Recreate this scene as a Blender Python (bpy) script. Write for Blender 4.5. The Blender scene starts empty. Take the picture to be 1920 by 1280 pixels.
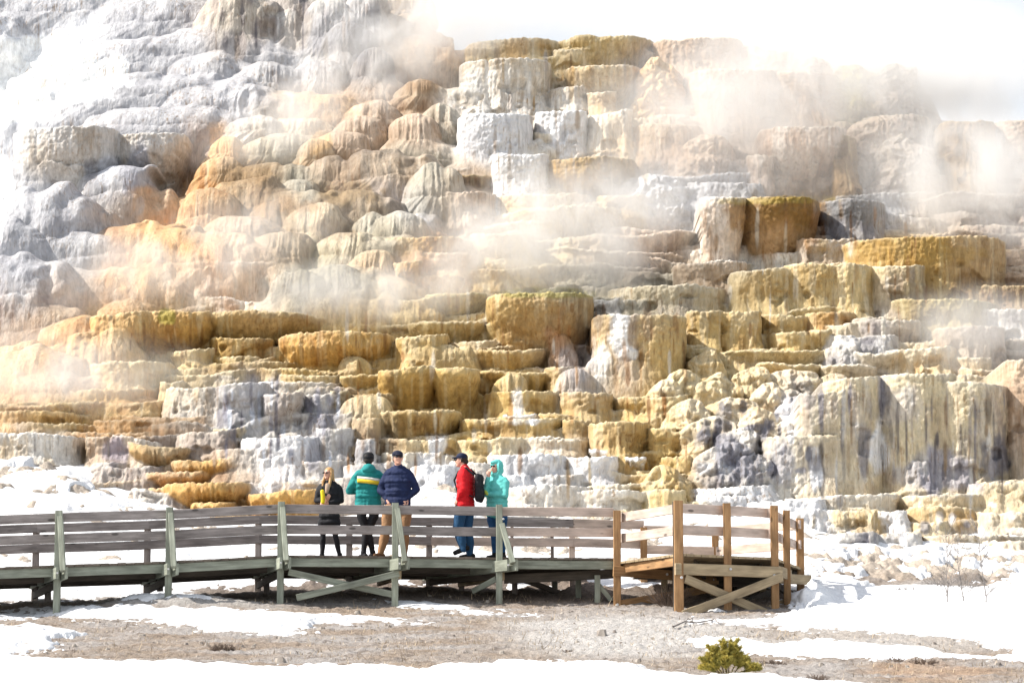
import bpy, bmesh, math, random
import numpy as np
from mathutils import Vector, Matrix
R = math.radians
random.seed(7)
# ---------------------------------------------------------------- camera, sky, sun, exposure
F = 100 / 36 * 1920
PITCH = R(8.74)
CAMZ = 1.6
sc = bpy.context.scene
cam_d = bpy.data.cameras.new("camera"); cam_d.lens = 100; cam_d.sensor_width = 36
cam_d.clip_start = 0.5; cam_d.clip_end = 3000
cam = bpy.data.objects.new("camera", cam_d); sc.collection.objects.link(cam)
cam.location = (0, 0, CAMZ); cam.rotation_euler = (R(90) + PITCH, 0, 0)
sc.camera = cam
SUN_EL, SUN_DIR = R(43), Vector((-0.995, -0.10, 0)).normalized()
world = bpy.data.worlds.new("World"); sc.world = world; world.use_nodes = True
wn = world.node_tree; bg = wn.nodes['Background']
sky = wn.nodes.new('ShaderNodeTexSky'); sky.sky_type = 'NISHITA'; sky.sun_disc = False
sky.sun_elevation = SUN_EL
sky.sun_rotation = math.atan2(SUN_DIR.x, SUN_DIR.y)
sky.altitude = 1900; sky.air_density = 1.4; sky.dust_density = 5.0; sky.ozone_density = 1.0
hs = wn.nodes.new('ShaderNodeHueSaturation'); hs.inputs['Saturation'].default_value = .35
wn.links.new(sky.outputs[0], hs.inputs['Color']); wn.links.new(hs.outputs[0], bg.inputs[0]); bg.inputs[1].default_value = 0.15
sun_d = bpy.data.lights.new("sun", 'SUN'); sun_d.energy = 5.0; sun_d.angle = R(0.5); sun_d.color = (1.0, 0.94, 0.85)
sun = bpy.data.objects.new("sun", sun_d); sc.collection.objects.link(sun)
sv = Vector((SUN_DIR.x * math.cos(SUN_EL), SUN_DIR.y * math.cos(SUN_EL), math.sin(SUN_EL)))
sun.rotation_euler = sv.to_track_quat('Z', 'Y').to_euler(); sun.location = (-20, 0, 40)
sc.view_settings.view_transform = 'Standard'; sc.view_settings.look = 'None'
sc.view_settings.gamma = 1; sc.view_settings.exposure = 0.58
sc.cycles.max_bounces = 8; sc.cycles.diffuse_bounces = 4; sc.cycles.volume_bounces = 3
sc.cycles.use_denoising = True
sc.cycles.volume_max_steps = 128
col = sc.collection

# ---------------------------------------------------------------- helpers
def unproj(px, py, Y):
    """world point on the sight line of photo point (px, py) that lies Y metres north of the viewer"""
    yu = (640 - py) / F
    dy = math.cos(PITCH) - math.sin(PITCH) * yu
    dz = math.sin(PITCH) + math.cos(PITCH) * yu
    s = Y / dy
    return ((px - 960) / F * s, Y, CAMZ + dz * s)
def P(px, py, Y): return Vector(unproj(px, py, Y))
def to_px(X, Y, Z):
    z = Z - CAMZ
    fw = Y * math.cos(PITCH) + z * math.sin(PITCH)
    up = -Y * math.sin(PITCH) + z * math.cos(PITCH)
    return 960 + F * X / fw, 640 - F * up / fw
def _h(i, j, seed):
    i = i.astype(np.int64); j = j.astype(np.int64)
    n = (i * 374761393 + j * 668265263 + seed * 1442695041) & 0xffffffff
    n = ((n ^ (n >> 13)) * 1274126177) & 0xffffffff
    n = (n ^ (n >> 16)) & 0xffff
    return n / 65535.0
def vn(x, y, seed=0):
    xi = np.floor(x); yi = np.floor(y); u = x - xi; v = y - yi
    u = u * u * u * (u * (u * 6 - 15) + 10); v = v * v * v * (v * (v * 6 - 15) + 10)
    a = _h(xi, yi, seed); b = _h(xi + 1, yi, seed); c = _h(xi, yi + 1, seed); d = _h(xi + 1, yi + 1, seed)
    return (a * (1 - u) + b * u) * (1 - v) + (c * (1 - u) + d * u) * v
def fbm(x, y, seed=0, o=4):
    s = 0; a = 0.5; t = 0
    for k in range(o):
        s = s + a * vn(x, y, seed + k * 17); t += a; a *= .5; x = x * 2.03 + 5.1; y = y * 2.03 + 1.7
    return s / t
def cell(x, y, seed=0):
    """distance to the nearest scattered point (rounded nodules)"""
    xi = np.floor(x); yi = np.floor(y); best = np.full(np.broadcast(x, y).shape, 9.0)
    for a in (-1, 0, 1):
        for b in (-1, 0, 1):
            cx = xi + a; cy = yi + b
            d = (cx + _h(cx, cy, seed) - x) ** 2 + (cy + _h(cx, cy, seed + 5) - y) ** 2
            best = np.minimum(best, d)
    return np.sqrt(best)
def sst(a, b, x):
    t = np.clip((x - a) / (b - a), 0, 1); return t * t * (3 - 2 * t)
def tag(o, label=None, cat=None, group=None, kind=None):
    if label: o['label'] = label
    if cat: o['category'] = cat
    if group: o['group'] = group
    if kind: o['kind'] = kind
    return o
def np_mesh(name, verts, faces, mat, colors=None, parent=None, smooth=True):
    me = bpy.data.meshes.new(name)
    nv = len(verts); nf = len(faces)
    me.vertices.add(nv); me.vertices.foreach_set('co', np.asarray(verts, np.float32).ravel())
    fs = np.asarray(faces, np.int32); k = fs.shape[1]
    me.loops.add(nf * k); me.loops.foreach_set('vertex_index', fs.ravel())
    me.polygons.add(nf)
    me.polygons.foreach_set('loop_start', np.arange(0, nf * k, k, dtype=np.int32))
    me.polygons.foreach_set('loop_total', np.full(nf, k, np.int32))
    me.polygons.foreach_set('use_smooth', np.full(nf, smooth, bool))
    me.update(calc_edges=True)
    if colors is not None:
        ca = me.color_attributes.new('tint', 'FLOAT_COLOR', 'POINT')
        c4 = np.ones((nv, 4), np.float32); c4[:, :3] = colors
        ca.data.foreach_set('color', c4.ravel())
    me.materials.append(mat)
    o = bpy.data.objects.new(name, me); col.objects.link(o)
    if parent: o.parent = parent
    return o
class NT:
    def __init__(s, m): s.t = m.node_tree; s.n = s.t.nodes; s.l = s.t.links
    def new(s, ty, **kw):
        n = s.n.new(ty)
        for k, v in kw.items():
            if k in n.inputs: n.inputs[k].default_value = v
            else: setattr(n, k, v)
        return n
    def ln(s, a, b): s.l.new(a, b)
def mat(name, color=(.5, .5, .5), rough=.7, noise=None, bump=None, stretch=(1, 1, 1), color2=None, spec=.3):
    m = bpy.data.materials.new(name); m.use_nodes = True; t = NT(m)
    b = m.node_tree.nodes['Principled BSDF']; b.inputs['Roughness'].default_value = rough
    b.inputs['Specular IOR Level'].default_value = spec
    b.inputs['Base Color'].default_value = (*color, 1)
    if noise or bump:
        tc = t.new('ShaderNodeTexCoord'); mp = t.new('ShaderNodeMapping'); mp.inputs['Scale'].default_value = stretch
        t.ln(tc.outputs['Object'], mp.inputs[0])
    if noise:
        nz = t.new('ShaderNodeTexNoise', Scale=noise, Detail=6.0, Roughness=.6); t.ln(mp.outputs[0], nz.inputs['Vector'])
        mx = t.new('ShaderNodeMix', data_type='RGBA'); mr = t.new('ShaderNodeMapRange')
        mr.inputs[1].default_value = .35; mr.inputs[2].default_value = .65
        t.ln(nz.outputs[0], mr.inputs[0]); t.ln(mr.outputs[0], mx.inputs[0])
        mx.inputs[6].default_value = (*color, 1); mx.inputs[7].default_value = (*(color2 or [c * .6 for c in color]), 1)
        t.ln(mx.outputs[2], b.inputs['Base Color'])
    if bump:
        nb = t.new('ShaderNodeTexNoise', Scale=bump[0], Detail=5.0); t.ln(mp.outputs[0], nb.inputs['Vector'])
        bp = t.new('ShaderNodeBump', Strength=bump[1], Distance=bump[2] if len(bump) > 2 else .02)
        t.ln(nb.outputs[0], bp.inputs['Height']); t.ln(bp.outputs[0], b.inputs['Normal'])
    return m
def tint_mat(name, rough=.75, amp=.25, sc1=14, bump=.02, stretch=(1, 1, .35), spec=.25, drip=False):
    """mineral colour from the mesh's own tint, broken up by fine stretched noise"""
    m = bpy.data.materials.new(name); m.use_nodes = True; t = NT(m)
    b = m.node_tree.nodes['Principled BSDF']; b.inputs['Roughness'].default_value = rough
    b.inputs['Specular IOR Level'].default_value = spec
    at = t.new('ShaderNodeAttribute', attribute_name='tint')
    tc = t.new('ShaderNodeTexCoord'); mp = t.new('ShaderNodeMapping'); mp.inputs['Scale'].default_value = stretch
    t.ln(tc.outputs['Object'], mp.inputs[0])
    nz = t.new('ShaderNodeTexNoise', Scale=sc1, Detail=8.0, Roughness=.65); t.ln(mp.outputs[0], nz.inputs['Vector'])
    mr = t.new('ShaderNodeMapRange'); mr.inputs[1].default_value = .3; mr.inputs[2].default_value = .7
    mr.inputs[3].default_value = 1 - amp; mr.inputs[4].default_value = 1 + amp
    t.ln(nz.outputs[0], mr.inputs[0])
    mu = t.new('ShaderNodeVectorMath', operation='MULTIPLY'); t.ln(at.outputs['Color'], mu.inputs[0]); t.ln(mr.outputs[0], mu.inputs[1])
    last = mu.outputs[0]
    if drip:   # mineral drip lines running down the faces, and dark specks
        m2 = t.new('ShaderNodeMapping'); m2.inputs['Scale'].default_value = (16, 16, .9); t.ln(tc.outputs['Object'], m2.inputs[0])
        n2 = t.new('ShaderNodeTexNoise', Scale=1.0, Detail=5.0, Roughness=.6, Distortion=.3); t.ln(m2.outputs[0], n2.inputs['Vector'])
        r2 = t.new('ShaderNodeMapRange'); r2.inputs[1].default_value = .52; r2.inputs[2].default_value = .70; t.ln(n2.outputs[0], r2.inputs[0])
        m3 = t.new('ShaderNodeMapping'); m3.inputs['Scale'].default_value = (.8, .8, 1.2); t.ln(tc.outputs['Object'], m3.inputs[0])
        n3 = t.new('ShaderNodeTexNoise', Scale=1.0, Detail=4.0); t.ln(m3.outputs[0], n3.inputs['Vector'])
        r3 = t.new('ShaderNodeMapRange'); r3.inputs[1].default_value = .42; r3.inputs[2].default_value = .60; t.ln(n3.outputs[0], r3.inputs[0])
        mm = t.new('ShaderNodeMath', operation='MULTIPLY'); t.ln(r2.outputs[0], mm.inputs[0]); t.ln(r3.outputs[0], mm.inputs[1])
        mx = t.new('ShaderNodeMix', data_type='RGBA', blend_type='MULTIPLY'); t.ln(mm.outputs[0], mx.inputs[0]); t.ln(last, mx.inputs[6]); mx.inputs[7].default_value = (.58, .45, .33, 1)
        n4 = t.new('ShaderNodeTexNoise', Scale=26.0, Detail=3.0, Roughness=.7); t.ln(mp.outputs[0], n4.inputs['Vector'])
        r4 = t.new('ShaderNodeMapRange'); r4.inputs[1].default_value = .60; r4.inputs[2].default_value = .72; r4.inputs[4].default_value = .55; t.ln(n4.outputs[0], r4.inputs[0])
        mx2 = t.new('ShaderNodeMix', data_type='RGBA', blend_type='MULTIPLY'); t.ln(r4.outputs[0], mx2.inputs[0]); t.ln(mx.outputs[2], mx2.inputs[6]); mx2.inputs[7].default_value = (.55, .47, .40, 1)
        last = mx2.outputs[2]
    t.ln(last, b.inputs['Base Color'])
    nb = t.new('ShaderNodeTexNoise', Scale=sc1 * 2.5, Detail=6.0, Roughness=.65); t.ln(mp.outputs[0], nb.inputs['Vector'])
    bp = t.new('ShaderNodeBump', Strength=.8, Distance=bump); t.ln(nb.outputs[0], bp.inputs['Height']); t.ln(bp.outputs[0], b.inputs['Normal'])
    return m

# ---------------------------------------------------------------- the terraced hillside
def hill_depth(py):
    return 57 + (1000 - py) * .022 if py < 1000 else 57 - (py - 1000) * .035
PAL = {  # mineral colours: main, streak, rim
 'go': ((.49, .345, .135), (.33, .205, .07), (.63, .53, .34)),
 'or': ((.53, .315, .10), (.40, .20, .05), (.64, .48, .26)),
 'oc': ((.42, .27, .085), (.24, .14, .04), (.56, .45, .25)),
 'br': ((.30, .195, .09), (.17, .10, .04), (.46, .37, .22)),
 'yl': ((.57, .455, .25), (.45, .32, .14), (.67, .59, .42)),
 'cr': ((.60, .50, .34), (.50, .35, .18), (.70, .64, .52)),
 'wh': ((.66, .63, .58), (.54, .45, .33), (.72, .70, .66)),
 'ww': ((.72, .72, .73), (.60, .60, .62), (.76, .76, .76)),
 'gw': ((.50, .49, .48), (.22, .21, .23), (.62, .58, .52)),
 'gr': ((.44, .44, .45), (.30, .30, .32), (.55, .54, .54)),
 'dk': ((.24, .23, .24), (.12, .12, .14), (.36, .34, .32)),
 'gb': ((.43, .37, .32), (.29, .24, .21), (.54, .48, .41)),
 'pk': ((.50, .38, .28), (.32, .21, .13), (.60, .51, .42)),
 'pw': ((.70, .60, .52), (.60, .42, .30), (.77, .73, .68)),
 'pe': ((.56, .36, .18), (.41, .21, .08), (.64, .50, .34)),
 'bn': ((.34, .24, .14), (.20, .13, .07), (.46, .36, .25)),
 'gn': ((.38, .35, .28), (.24, .21, .15), (.50, .46, .38)),
 'ol': ((.34, .27, .12), (.20, .15, .06), (.48, .42, .24)),
 'cl': ((.60, .52, .36), (.42, .37, .31), (.68, .62, .50)),
 'bg': ((.48, .48, .50), (.36, .36, .385), (.55, .55, .57)),
 'sn': ((.84, .85, .88), (.82, .84, .88), (.85, .86, .88)),
}
ANCH = [  # what mineral colour the ground between the ledges has, by place
 (60, 30, 'bg'), (60, 140, 'sn'), (150, 100, 'sn'), (40, 230, 'sn'), (250, 60, 'bg'), (330, 140, 'bg'), (430, 60, 'gb'), (560, 40, 'gw'), (620, 90, 'gr'), (680, 60, 'gr'),
 (300, 230, 'bg'), (450, 190, 'bg'), (560, 130, 'gr'), (120, 290, 'bg'), (230, 330, 'gr'), (40, 400, 'bg'), (110, 430, 'bg'), (60, 520, 'bg'), (150, 480, 'gr'),
 (730, 60, 'bn'), (800, 90, 'pe'), (620, 190, 'pe'), (780, 170, 'pk'), (500, 260, 'cr'), (420, 290, 'pe'), (570, 290, 'gn'), (650, 270, 'pk'), (720, 230, 'pk'), (760, 330, 'gn'), (650, 360, 'bn'), (480, 340, 'bn'), (560, 370, 'gn'),
 (380, 350, 'pe'), (290, 410, 'pe'), (400, 430, 'pk'), (340, 470, 'pe'), (520, 420, 'bn'), (610, 420, 'bn'), (700, 430, 'gn'), (640, 500, 'gn'), (590, 530, 'gn'), (780, 400, 'gr'),
 (250, 530, 'pe'), (420, 540, 'pw'), (150, 580, 'pe'), (60, 640, 'pe'), (200, 560, 'pk'), (80, 720, 'pe'), (230, 740, 'pe'), (120, 700, 'pk'),
 (950, 100, 'cr'), (1100, 100, 'yl'), (900, 170, 'wh'), (1250, 150, 'pk'), (1350, 180, 'pk'), (1500, 180, 'pk'), (1620, 160, 'ol'), (1700, 180, 'gb'), (930, 260, 'ww'), (1050, 250, 'wh'), (1180, 260, 'cr'), (1300, 280, 'pk'),
 (1640, 280, 'gb'), (1820, 290, 'bn'), (1750, 380, 'gb'), (1500, 300, 'pk'), (880, 380, 'pk'), (1000, 380, 'yl'), (1100, 340, 'go'), (1250, 360, 'bg'), (1350, 350, 'bg'), (1200, 460, 'pk'), (800, 470, 'pe'), (1000, 480, 'yl'),
 (1380, 430, 'wh'), (1640, 400, 'gr'), (1700, 480, 'oc'), (1850, 480, 'pk'), (1880, 420, 'gb'), (1250, 560, 'gn'), (1100, 560, 'gn'), (850, 600, 'yl'), (700, 620, 'go'), (600, 680, 'go'), (400, 640, 'oc'), (300, 700, 'yl'),
 (450, 760, 'gw'), (600, 800, 'gw'), (500, 860, 'wh'), (350, 830, 'gb'), (150, 770, 'go'), (200, 800, 'pe'), (100, 840, 'wh'), (400, 900, 'or'), (550, 930, 'or'), (700, 890, 'gw'), (800, 740, 'go'), (950, 740, 'go'), (1100, 700, 'gb'),
 (1170, 660, 'gb'), (1250, 700, 'yl'), (1230, 770, 'yl'), (1000, 800, 'yl'), (850, 820, 'go'), (800, 900, 'ww'), (1000, 880, 'ww'), (1100, 930, 'wh'), (1240, 860, 'go'), (1230, 930, 'yl'), (1400, 860, 'gw'), (1350, 760, 'cr'), (1450, 740, 'cr'),
 (1350, 640, 'yl'), (1450, 640, 'yl'), (1600, 650, 'gw'), (1700, 660, 'cr'), (1850, 620, 'gb'), (1560, 560, 'yl'), (1780, 600, 'ol'), (1600, 800, 'cl'), (1750, 800, 'cl'), (1900, 780, 'pk'), (1450, 930, 'ww'), (1650, 950, 'cr'), (1850, 940, 'cr'), (1600, 1020, 'gw'), (1850, 1030, 'gw'),
]
AX = np.array([a[0] for a in ANCH], float); AY = np.array([a[1] for a in ANCH], float)
def pal_at(px, py): return ANCH[int(np.argmin((AX - px) ** 2 + ((AY - py) * 1.3) ** 2))][2]

# the mineral colours drift into one another across the slope: a smooth field sampled by place
FX = np.arange(-420, 2400, 14.0); FY = np.arange(-260, 1240, 14.0)
def make_field():
    gx_, gy_ = np.meshgrid(FX, FY)
    gx_ = gx_ + 110 * (fbm(gx_ / 90, gy_ / 60, 501, 4) - .5); gy_ = gy_ + 70 * (fbm(gx_ / 90, gy_ / 60, 502, 4) - .5)
    tot = np.zeros(gx_.shape); out = np.zeros(gx_.shape + (9,))
    for (ax, ay, pl) in ANCH:
        w = 1.0 / (((gx_ - ax) / 42) ** 2 + ((gy_ - ay) / 30) ** 2 + .25) ** 2.2
        tot += w; out += w[..., None] * np.array(PAL[pl]).reshape(9)
    return out / tot[..., None]
FIELD = make_field()
_pys = np.linspace(-300, 1300, 401); _zs = np.array([unproj(960, p, hill_depth(p))[2] for p in _pys])
def field_at(X, Z):
    py = np.interp(Z, _zs[::-1], _pys[::-1]); Yd = np.where(py < 1000, 57 + (1000 - py) * .022, 57 - (py - 1000) * .035)
    px, py = to_px(X, Yd, Z)
    u = np.clip((px - FX[0]) / 14, 0, len(FX) - 1.001); v = np.clip((py - FY[0]) / 14, 0, len(FY) - 1.001)
    i = u.astype(int); j = v.astype(int); fu = (u - i)[..., None]; fv = (v - j)[..., None]
    return (FIELD[j, i] * (1 - fu) + FIELD[j, i + 1] * fu) * (1 - fv) + (FIELD[j + 1, i] * (1 - fu) + FIELD[j + 1, i + 1] * fu) * fv
GX = np.linspace(-17.0, 17.0, 1500)
GZ = np.concatenate([np.linspace(3.4, 20.0, 800), np.linspace(20.02, 25.5, 230)])
NX, NZ = len(GX), len(GZ)
HY = np.full((NZ, NX), 1e3); HC = np.zeros((NZ, NX, 3), np.float32); HI = np.zeros((NZ, NX), np.int16)
def put(iz0, iz1, ix0, ix1, Y, C, idn, k=.03):
    sub = HY[iz0:iz1, ix0:ix1]; cs = HC[iz0:iz1, ix0:ix1]
    h = np.clip(.5 + .5 * (sub - Y) / k, 0, 1)          # neighbouring deposits grow into each other
    both = (Y < 900) & (sub < 900)
    new = np.where(both, sub * (1 - h) + Y * h - k * h * (1 - h), np.minimum(sub, Y))
    hc = np.where(both, h, (Y < sub) * 1.0)[..., None]
    cs[:] = cs * (1 - hc) + C * hc
    HI[iz0:iz1, ix0:ix1][hc[..., 0] > .5] = idn
    sub[:] = new
def window(x0, x1, z0, z1):
    return (max(0, np.searchsorted(GZ, z0)), min(NZ, np.searchsorted(GZ, z1) + 1), max(0, np.searchsorted(GX, x0)), min(NX, np.searchsorted(GX, x1) + 1))
FAR = [False]
def minerals(pal, X, Z, s, sd, rimw=.05, streak=1.0):
    f9 = field_at(X, Z) if not FAR[0] else np.zeros(X.shape + (9,)) + np.array(PAL['bn']).reshape(9)
    if pal != 'field': wf = .15 if pal in ('sn', 'ww', 'dk', 'gw', 'br') else .42; f9 = f9 * wf + np.array(PAL[pal]).reshape(9) * (1 - wf)
    a, b, r = f9[..., 0:3], f9[..., 3:6], f9[..., 6:9]
    n = fbm(X * 4.2 + 3 * vn(X * .8, Z * .8, sd), Z * .55, sd, 4)
    n2 = fbm(X * 1.1, Z * 1.3, sd + 40, 4)
    n9 = fbm(X * 13, Z * .7, sd + 21, 3)
    k = np.clip((n - .47) * 5.0 + (n9 - .5) * 2.2, 0, 1) * streak; k = np.clip(.65 * k + .9 * np.clip((n2 - .5) * 3, -.25, .6), 0, 1)
    C = a * (1 - k[..., None]) + b * k[..., None]
    fr = fbm(X * 9, Z * .9, sd + 9, 3)
    w = np.clip((fr - .62) * 6, 0, .5)[..., None] * (.4 if pal in ('sn',) else 1)
    C = C * (1 - w) + r * w
    rm = np.exp(-np.clip(s, 0, 9) / (rimw * (.4 + 1.6 * vn(X * 3, Z * 0, sd + 3))))[..., None] * .85
    C = C * (1 - rm) + r * rm
    return C * (.94 + .12 * vn(X * 1.7, Z * 1.7, sd + 77))[..., None]
seed_n = [100]
def ledge(x0, x1, yl, yr, yb, pal, style='v', prot=.25, idn=0, lobe=None, dY=0.0, rim=None):
    seed_n[0] += 13; sd = seed_n[0]; rng = random.Random(sd)
    Yf = hill_depth(yb) - prot + dY
    XA, _, ZA = unproj(x0, yl, Yf + .3); XB, _, ZB = unproj(x1, yr, Yf + .3)
    _, _, ZM = unproj((x0 + x1) / 2, (yl + yr) / 2, Yf); ZM -= (ZA + ZB) / 2
    ZBot = unproj(x0, yb, Yf)[2]
    h = max(.12, (ZA + ZB) / 2 - ZBot)
    iz0, iz1, ix0, ix1 = window(XA - .15, XB + .15, ZBot - 1.6 - h * .4, max(ZA, ZB) + .3)
    if ix1 - ix0 < 2 or iz1 - iz0 < 2: return
    X, Z = np.meshgrid(GX[ix0:ix1], GZ[iz0:iz1])
    w = (XB - XA) / 2; xc = (XA + XB) / 2
    Xw = X + .10 * (fbm(X * 1.5, Z * 1.3, sd, 3) - .5) * min(1, w * 2) + .05 * (fbm(X * 7, Z * 7, sd + 8, 2) - .5)
    if style in ('c', 'm'): w_ = w * (1 - .30 * sst(.05, 1.1, (ZA - Z) / h) * min(1, h / w))
    elif style in ('d', 'r'): w_ = w * (.93 + .12 * sst(0, 1, (ZA - Z) / h))
    else: w_ = w
    t = (Xw - xc) / w_
    at = np.clip(np.abs(t), 0, 1); p = 1.9 + 1.1 * rng.random()
    back = min(w * (.8 + .6 * rng.random()), 2.3)
    Y = Yf + back * (1 - (1 - at ** p) ** (1 / p))
    # scalloped lobes with creases between them
    per = rng.uniform(1.1, 3.2) * (1 if w > .5 else .6)
    la = .11 * min(1, w)
    ph = Xw / per + 1.1 * vn(Xw * .7, Z * .15, sd + 4) + rng.random()
    lb = (np.abs(np.sin(math.pi * ph)) + 1e-4) ** (.7 if style in ('c', 'm') else .95)
    lamp = la * (.5 + .8 * vn(np.floor(ph) * 3.1, 0 * Z, sd + 6))
    Y = Y - lamp * (lb - .6)
    zt = ZA + (ZB - ZA) * np.clip((X - XA) / (XB - XA), 0, 1) + ZM * (1 - at ** 2)
    zt = zt + (.30 if pal == 'field' else .09) * (fbm(X * .7, 0 * X, sd + 31, 2) - .5) + .05 * (fbm(X * 2.2, 0 * X, sd + 1, 3) - .5) + .035 * (vn(X * 16, 0 * X, sd + 2) - .5) - .02 * (1 - lb)
    d = zt - Z; s = d / h
    r = .07
    dd = np.clip(d / r, 0, 1); Y = Y + r * (1 - np.sqrt(1 - (1 - dd) ** 2))
    sc_ = np.clip(s, 0, 1.6)
    if style == 'c': Y = Y + .60 * min(h, 1.2) * sst(.12, 1.0, sc_) - .05 * np.exp(-((s - .12) / .12) ** 2)
    elif style == 'm': Y = Y + .80 * min(h, 1.0) * sst(.3, 1.0, sc_) - .09 * np.sin(np.clip(s, 0, 1) * math.pi)
    elif style == 'd': Y = Y + .35 * h * (1 - np.sqrt(np.clip(sc_, 0, 1)))
    elif style == 'r': Y = Y + .50 * h * (1 - np.clip(sc_, 0, 1.3))
    elif style == 's': Y = Y + 1.1 * h * (1 - sc_)
    else: Y = Y + .08 * h * sst(.1, 1, sc_)
    smooth_ = style == 's'; fa = rng.choice((.12, .3, .5, .8, 1.1))
    if style in ('v', 'd'): Y = Y - min(.30, .35 * h) * sst(.55, 1.15, sc_) * (.4 + 1.2 * vn(X * 1.3, 0 * X, sd + 33))
    # flutes, dripping ribs and nodules
    fl = fbm(Xw * 7.5 + .35 * np.sin(Z * 2), Z * .55, sd + 11, 3)
    fl2 = 1 - np.abs(2 * vn(Xw * 11, Z * .5, sd + 12) - 1)
    if smooth_: Y = Y - .25 * (fbm(X * 1.3, Z * 2.0, sd + 20, 3) - .5)
    else:
        ramp = sst(.05, .5, s) * fa
        Y = Y - ramp * (.12 * (fl - .5) + (.12 if style in ('c', 'm') else .045) * (fl2 - .5))
        nod = cell(X * 9, Z * 9, sd + 15)
        big = cell(X * 3.3, Z * 2.8, sd + 16)
        topn = np.exp(-np.clip(s, 0, 5) / .35)
        Y = Y + (.018 + .040 * topn) * (nod - .4) + (.10 if style in ('r', 'd') else .05) * (big - .4)
        Y = Y - .035 * (fbm(X * 14, Z * 9, sd + 18, 3) - .5)
        # a few broken, tumbled-down undercuts
        cr = sst(.60, .72, fbm(X * 1.9, Z * 2.4, sd + 22, 3)) * sst(.25, .5, s)
        Y = Y + .16 * cr * (1 if style != 'c' else .5)
    Y = np.where((d < 0) | (np.abs(t) > 1), 1e3, Y)
    C = minerals(pal, X, Z, s * h, sd, rimw=.05 if rim is None else rim)
    put(iz0, iz1, ix0, ix1, Y, C, idn, k=.13)
def dome(cx, yt, rx, ry, pal, idn=0, prot=.2, Yset=None, lump=.12, drop=2.6, skew=None):
    """a draped, rounded flow mound: domed brow, apron that spreads and slides down the slope"""
    seed_n[0] += 13; sd = seed_n[0]; rng = random.Random(sd)
    Yf = (hill_depth(yt + 1.6 * ry) - prot) if Yset is None else Yset
    XC, _, ZT = unproj(cx, yt, Yf + .3)
    m = Yf / F; RX = rx * m; RZ = ry * m; ZC = ZT - RZ
    if skew is None: skew = rng.uniform(-.5, -.1) if cx < 820 else rng.uniform(-.25, .15)
    iz0, iz1, ix0, ix1 = window(XC - RX * 2.1, XC + RX * 2.1, ZC - RZ * drop - .6, ZT + .25)
    if ix1 - ix0 < 2 or iz1 - iz0 < 2: return
    X, Z = np.meshgrid(GX[ix0:ix1], GZ[iz0:iz1])
    n = fbm(X * 1.1, Z * 1.1, sd, 3) - .5; n2 = fbm(X * 2.0, Z * 2.0, sd + 2, 2) - .5
    Zw = Z + .30 * RZ * n2 + .25 * RZ * n
    dn = np.clip((ZC - Zw) / RZ, 0, 9)
    Xc = XC + skew * dn * RX
    if cx > 1200: n = n * 2.0; n2 = n2 * 2.0
    t = (X + .55 * RX * n + .22 * RX * n2 - Xc) / (RX * (1 + .22 * np.sqrt(dn + .02)))
    u = np.clip((Zw - ZC) / RZ, 0, 9)
    q = 1 - np.clip(np.abs(t), 0, 9) ** 2.1 - u ** 2.0
    dep = min(RX, 1.5) * .75
    Y = Yf + dep * (1 - np.clip(q, 0, 1) ** .6) - .22 * RZ * np.sqrt(dn) + .10 * dn * dn * RZ
    ang = np.arctan2((X + .2 * RX * n - Xc) / (RX * (1 + .22 * np.sqrt(dn + .02))), .8 + dn)
    rib = fbm(ang * 5 + sd, dn * .8 + Z * .3, sd + 3, 3); rib2 = fbm(ang * 16, dn * 1.2 + Z * .9, sd + 4, 3)
    Y = Y - lump * 1.7 * (fbm(X * 1.5, Z * 1.3, sd + 7, 2) - .5) - lump * .8 * (rib - .5) - lump * .38 * (rib2 - .5)
    if cx > 1200: Y = Y + .22 * (cell(X * 3.3 + n2 * 2, Z * 3.6, sd + 61) - .4) - .34 * (fbm(X * 4, Z * 4, sd + 62, 4) - .5)
    Y = Y + .014 * (cell(X * 7, Z * 6, sd + 5) - .4) - .02 * (fbm(X * 13, Z * 10, sd + 9, 3) - .5)
    Y = np.where((q <= 0), 1e3, Y)
    FAR[0] = Yset is not None; C = minerals(pal, X, Z, (ZT - Z) * .5 + .15, sd, rimw=.25); FAR[0] = False
    put(iz0, iz1, ix0, ix1, Y, C, idn, k=.36)

SKY_X = [-500, 640, 700, 860, 900, 1490, 1560, 1640, 1720, 1760, 1960, 2400]
SKY_Y = [-120, -120, 60, 95, 82, 84, 120, 128, 140, 225, 238, 300]
# the slope behind everything, coloured by place
def base_slope():
    X, Z = np.meshgrid(GX, GZ)
    pys = np.linspace(-200, 1100, 261); zs = np.array([unproj(960, p, hill_depth(p))[2] for p in pys])
    py = np.interp(Z, zs[::-1], pys[::-1])
    Y = np.interp(py, pys, [hill_depth(p) for p in pys]) + 1.0
    Y = Y - 1.1 * (fbm(X * .6, Z * .9, 3, 2) - .5) - .16 * (fbm(X * 2.5, Z * 2.5, 4, 3) - .5)
    px, py = to_px(X, Y, Z)
    C = minerals('field', X, Z, X * 0 + .3, 55)
    Y = np.where(py < np.interp(px, SKY_X, SKY_Y), 1e3, Y)
    put(0, NZ, 0, NX, Y, C, 0)
base_slope()
rf = random.Random(5)
def in_domes(x, y):
    return (x < 840 and y < 430) or (x < 700 and y < 500) or (x < 620 and y < 560) or (x < 160 and y < 740) or (x < 300 and y < 600)
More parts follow.
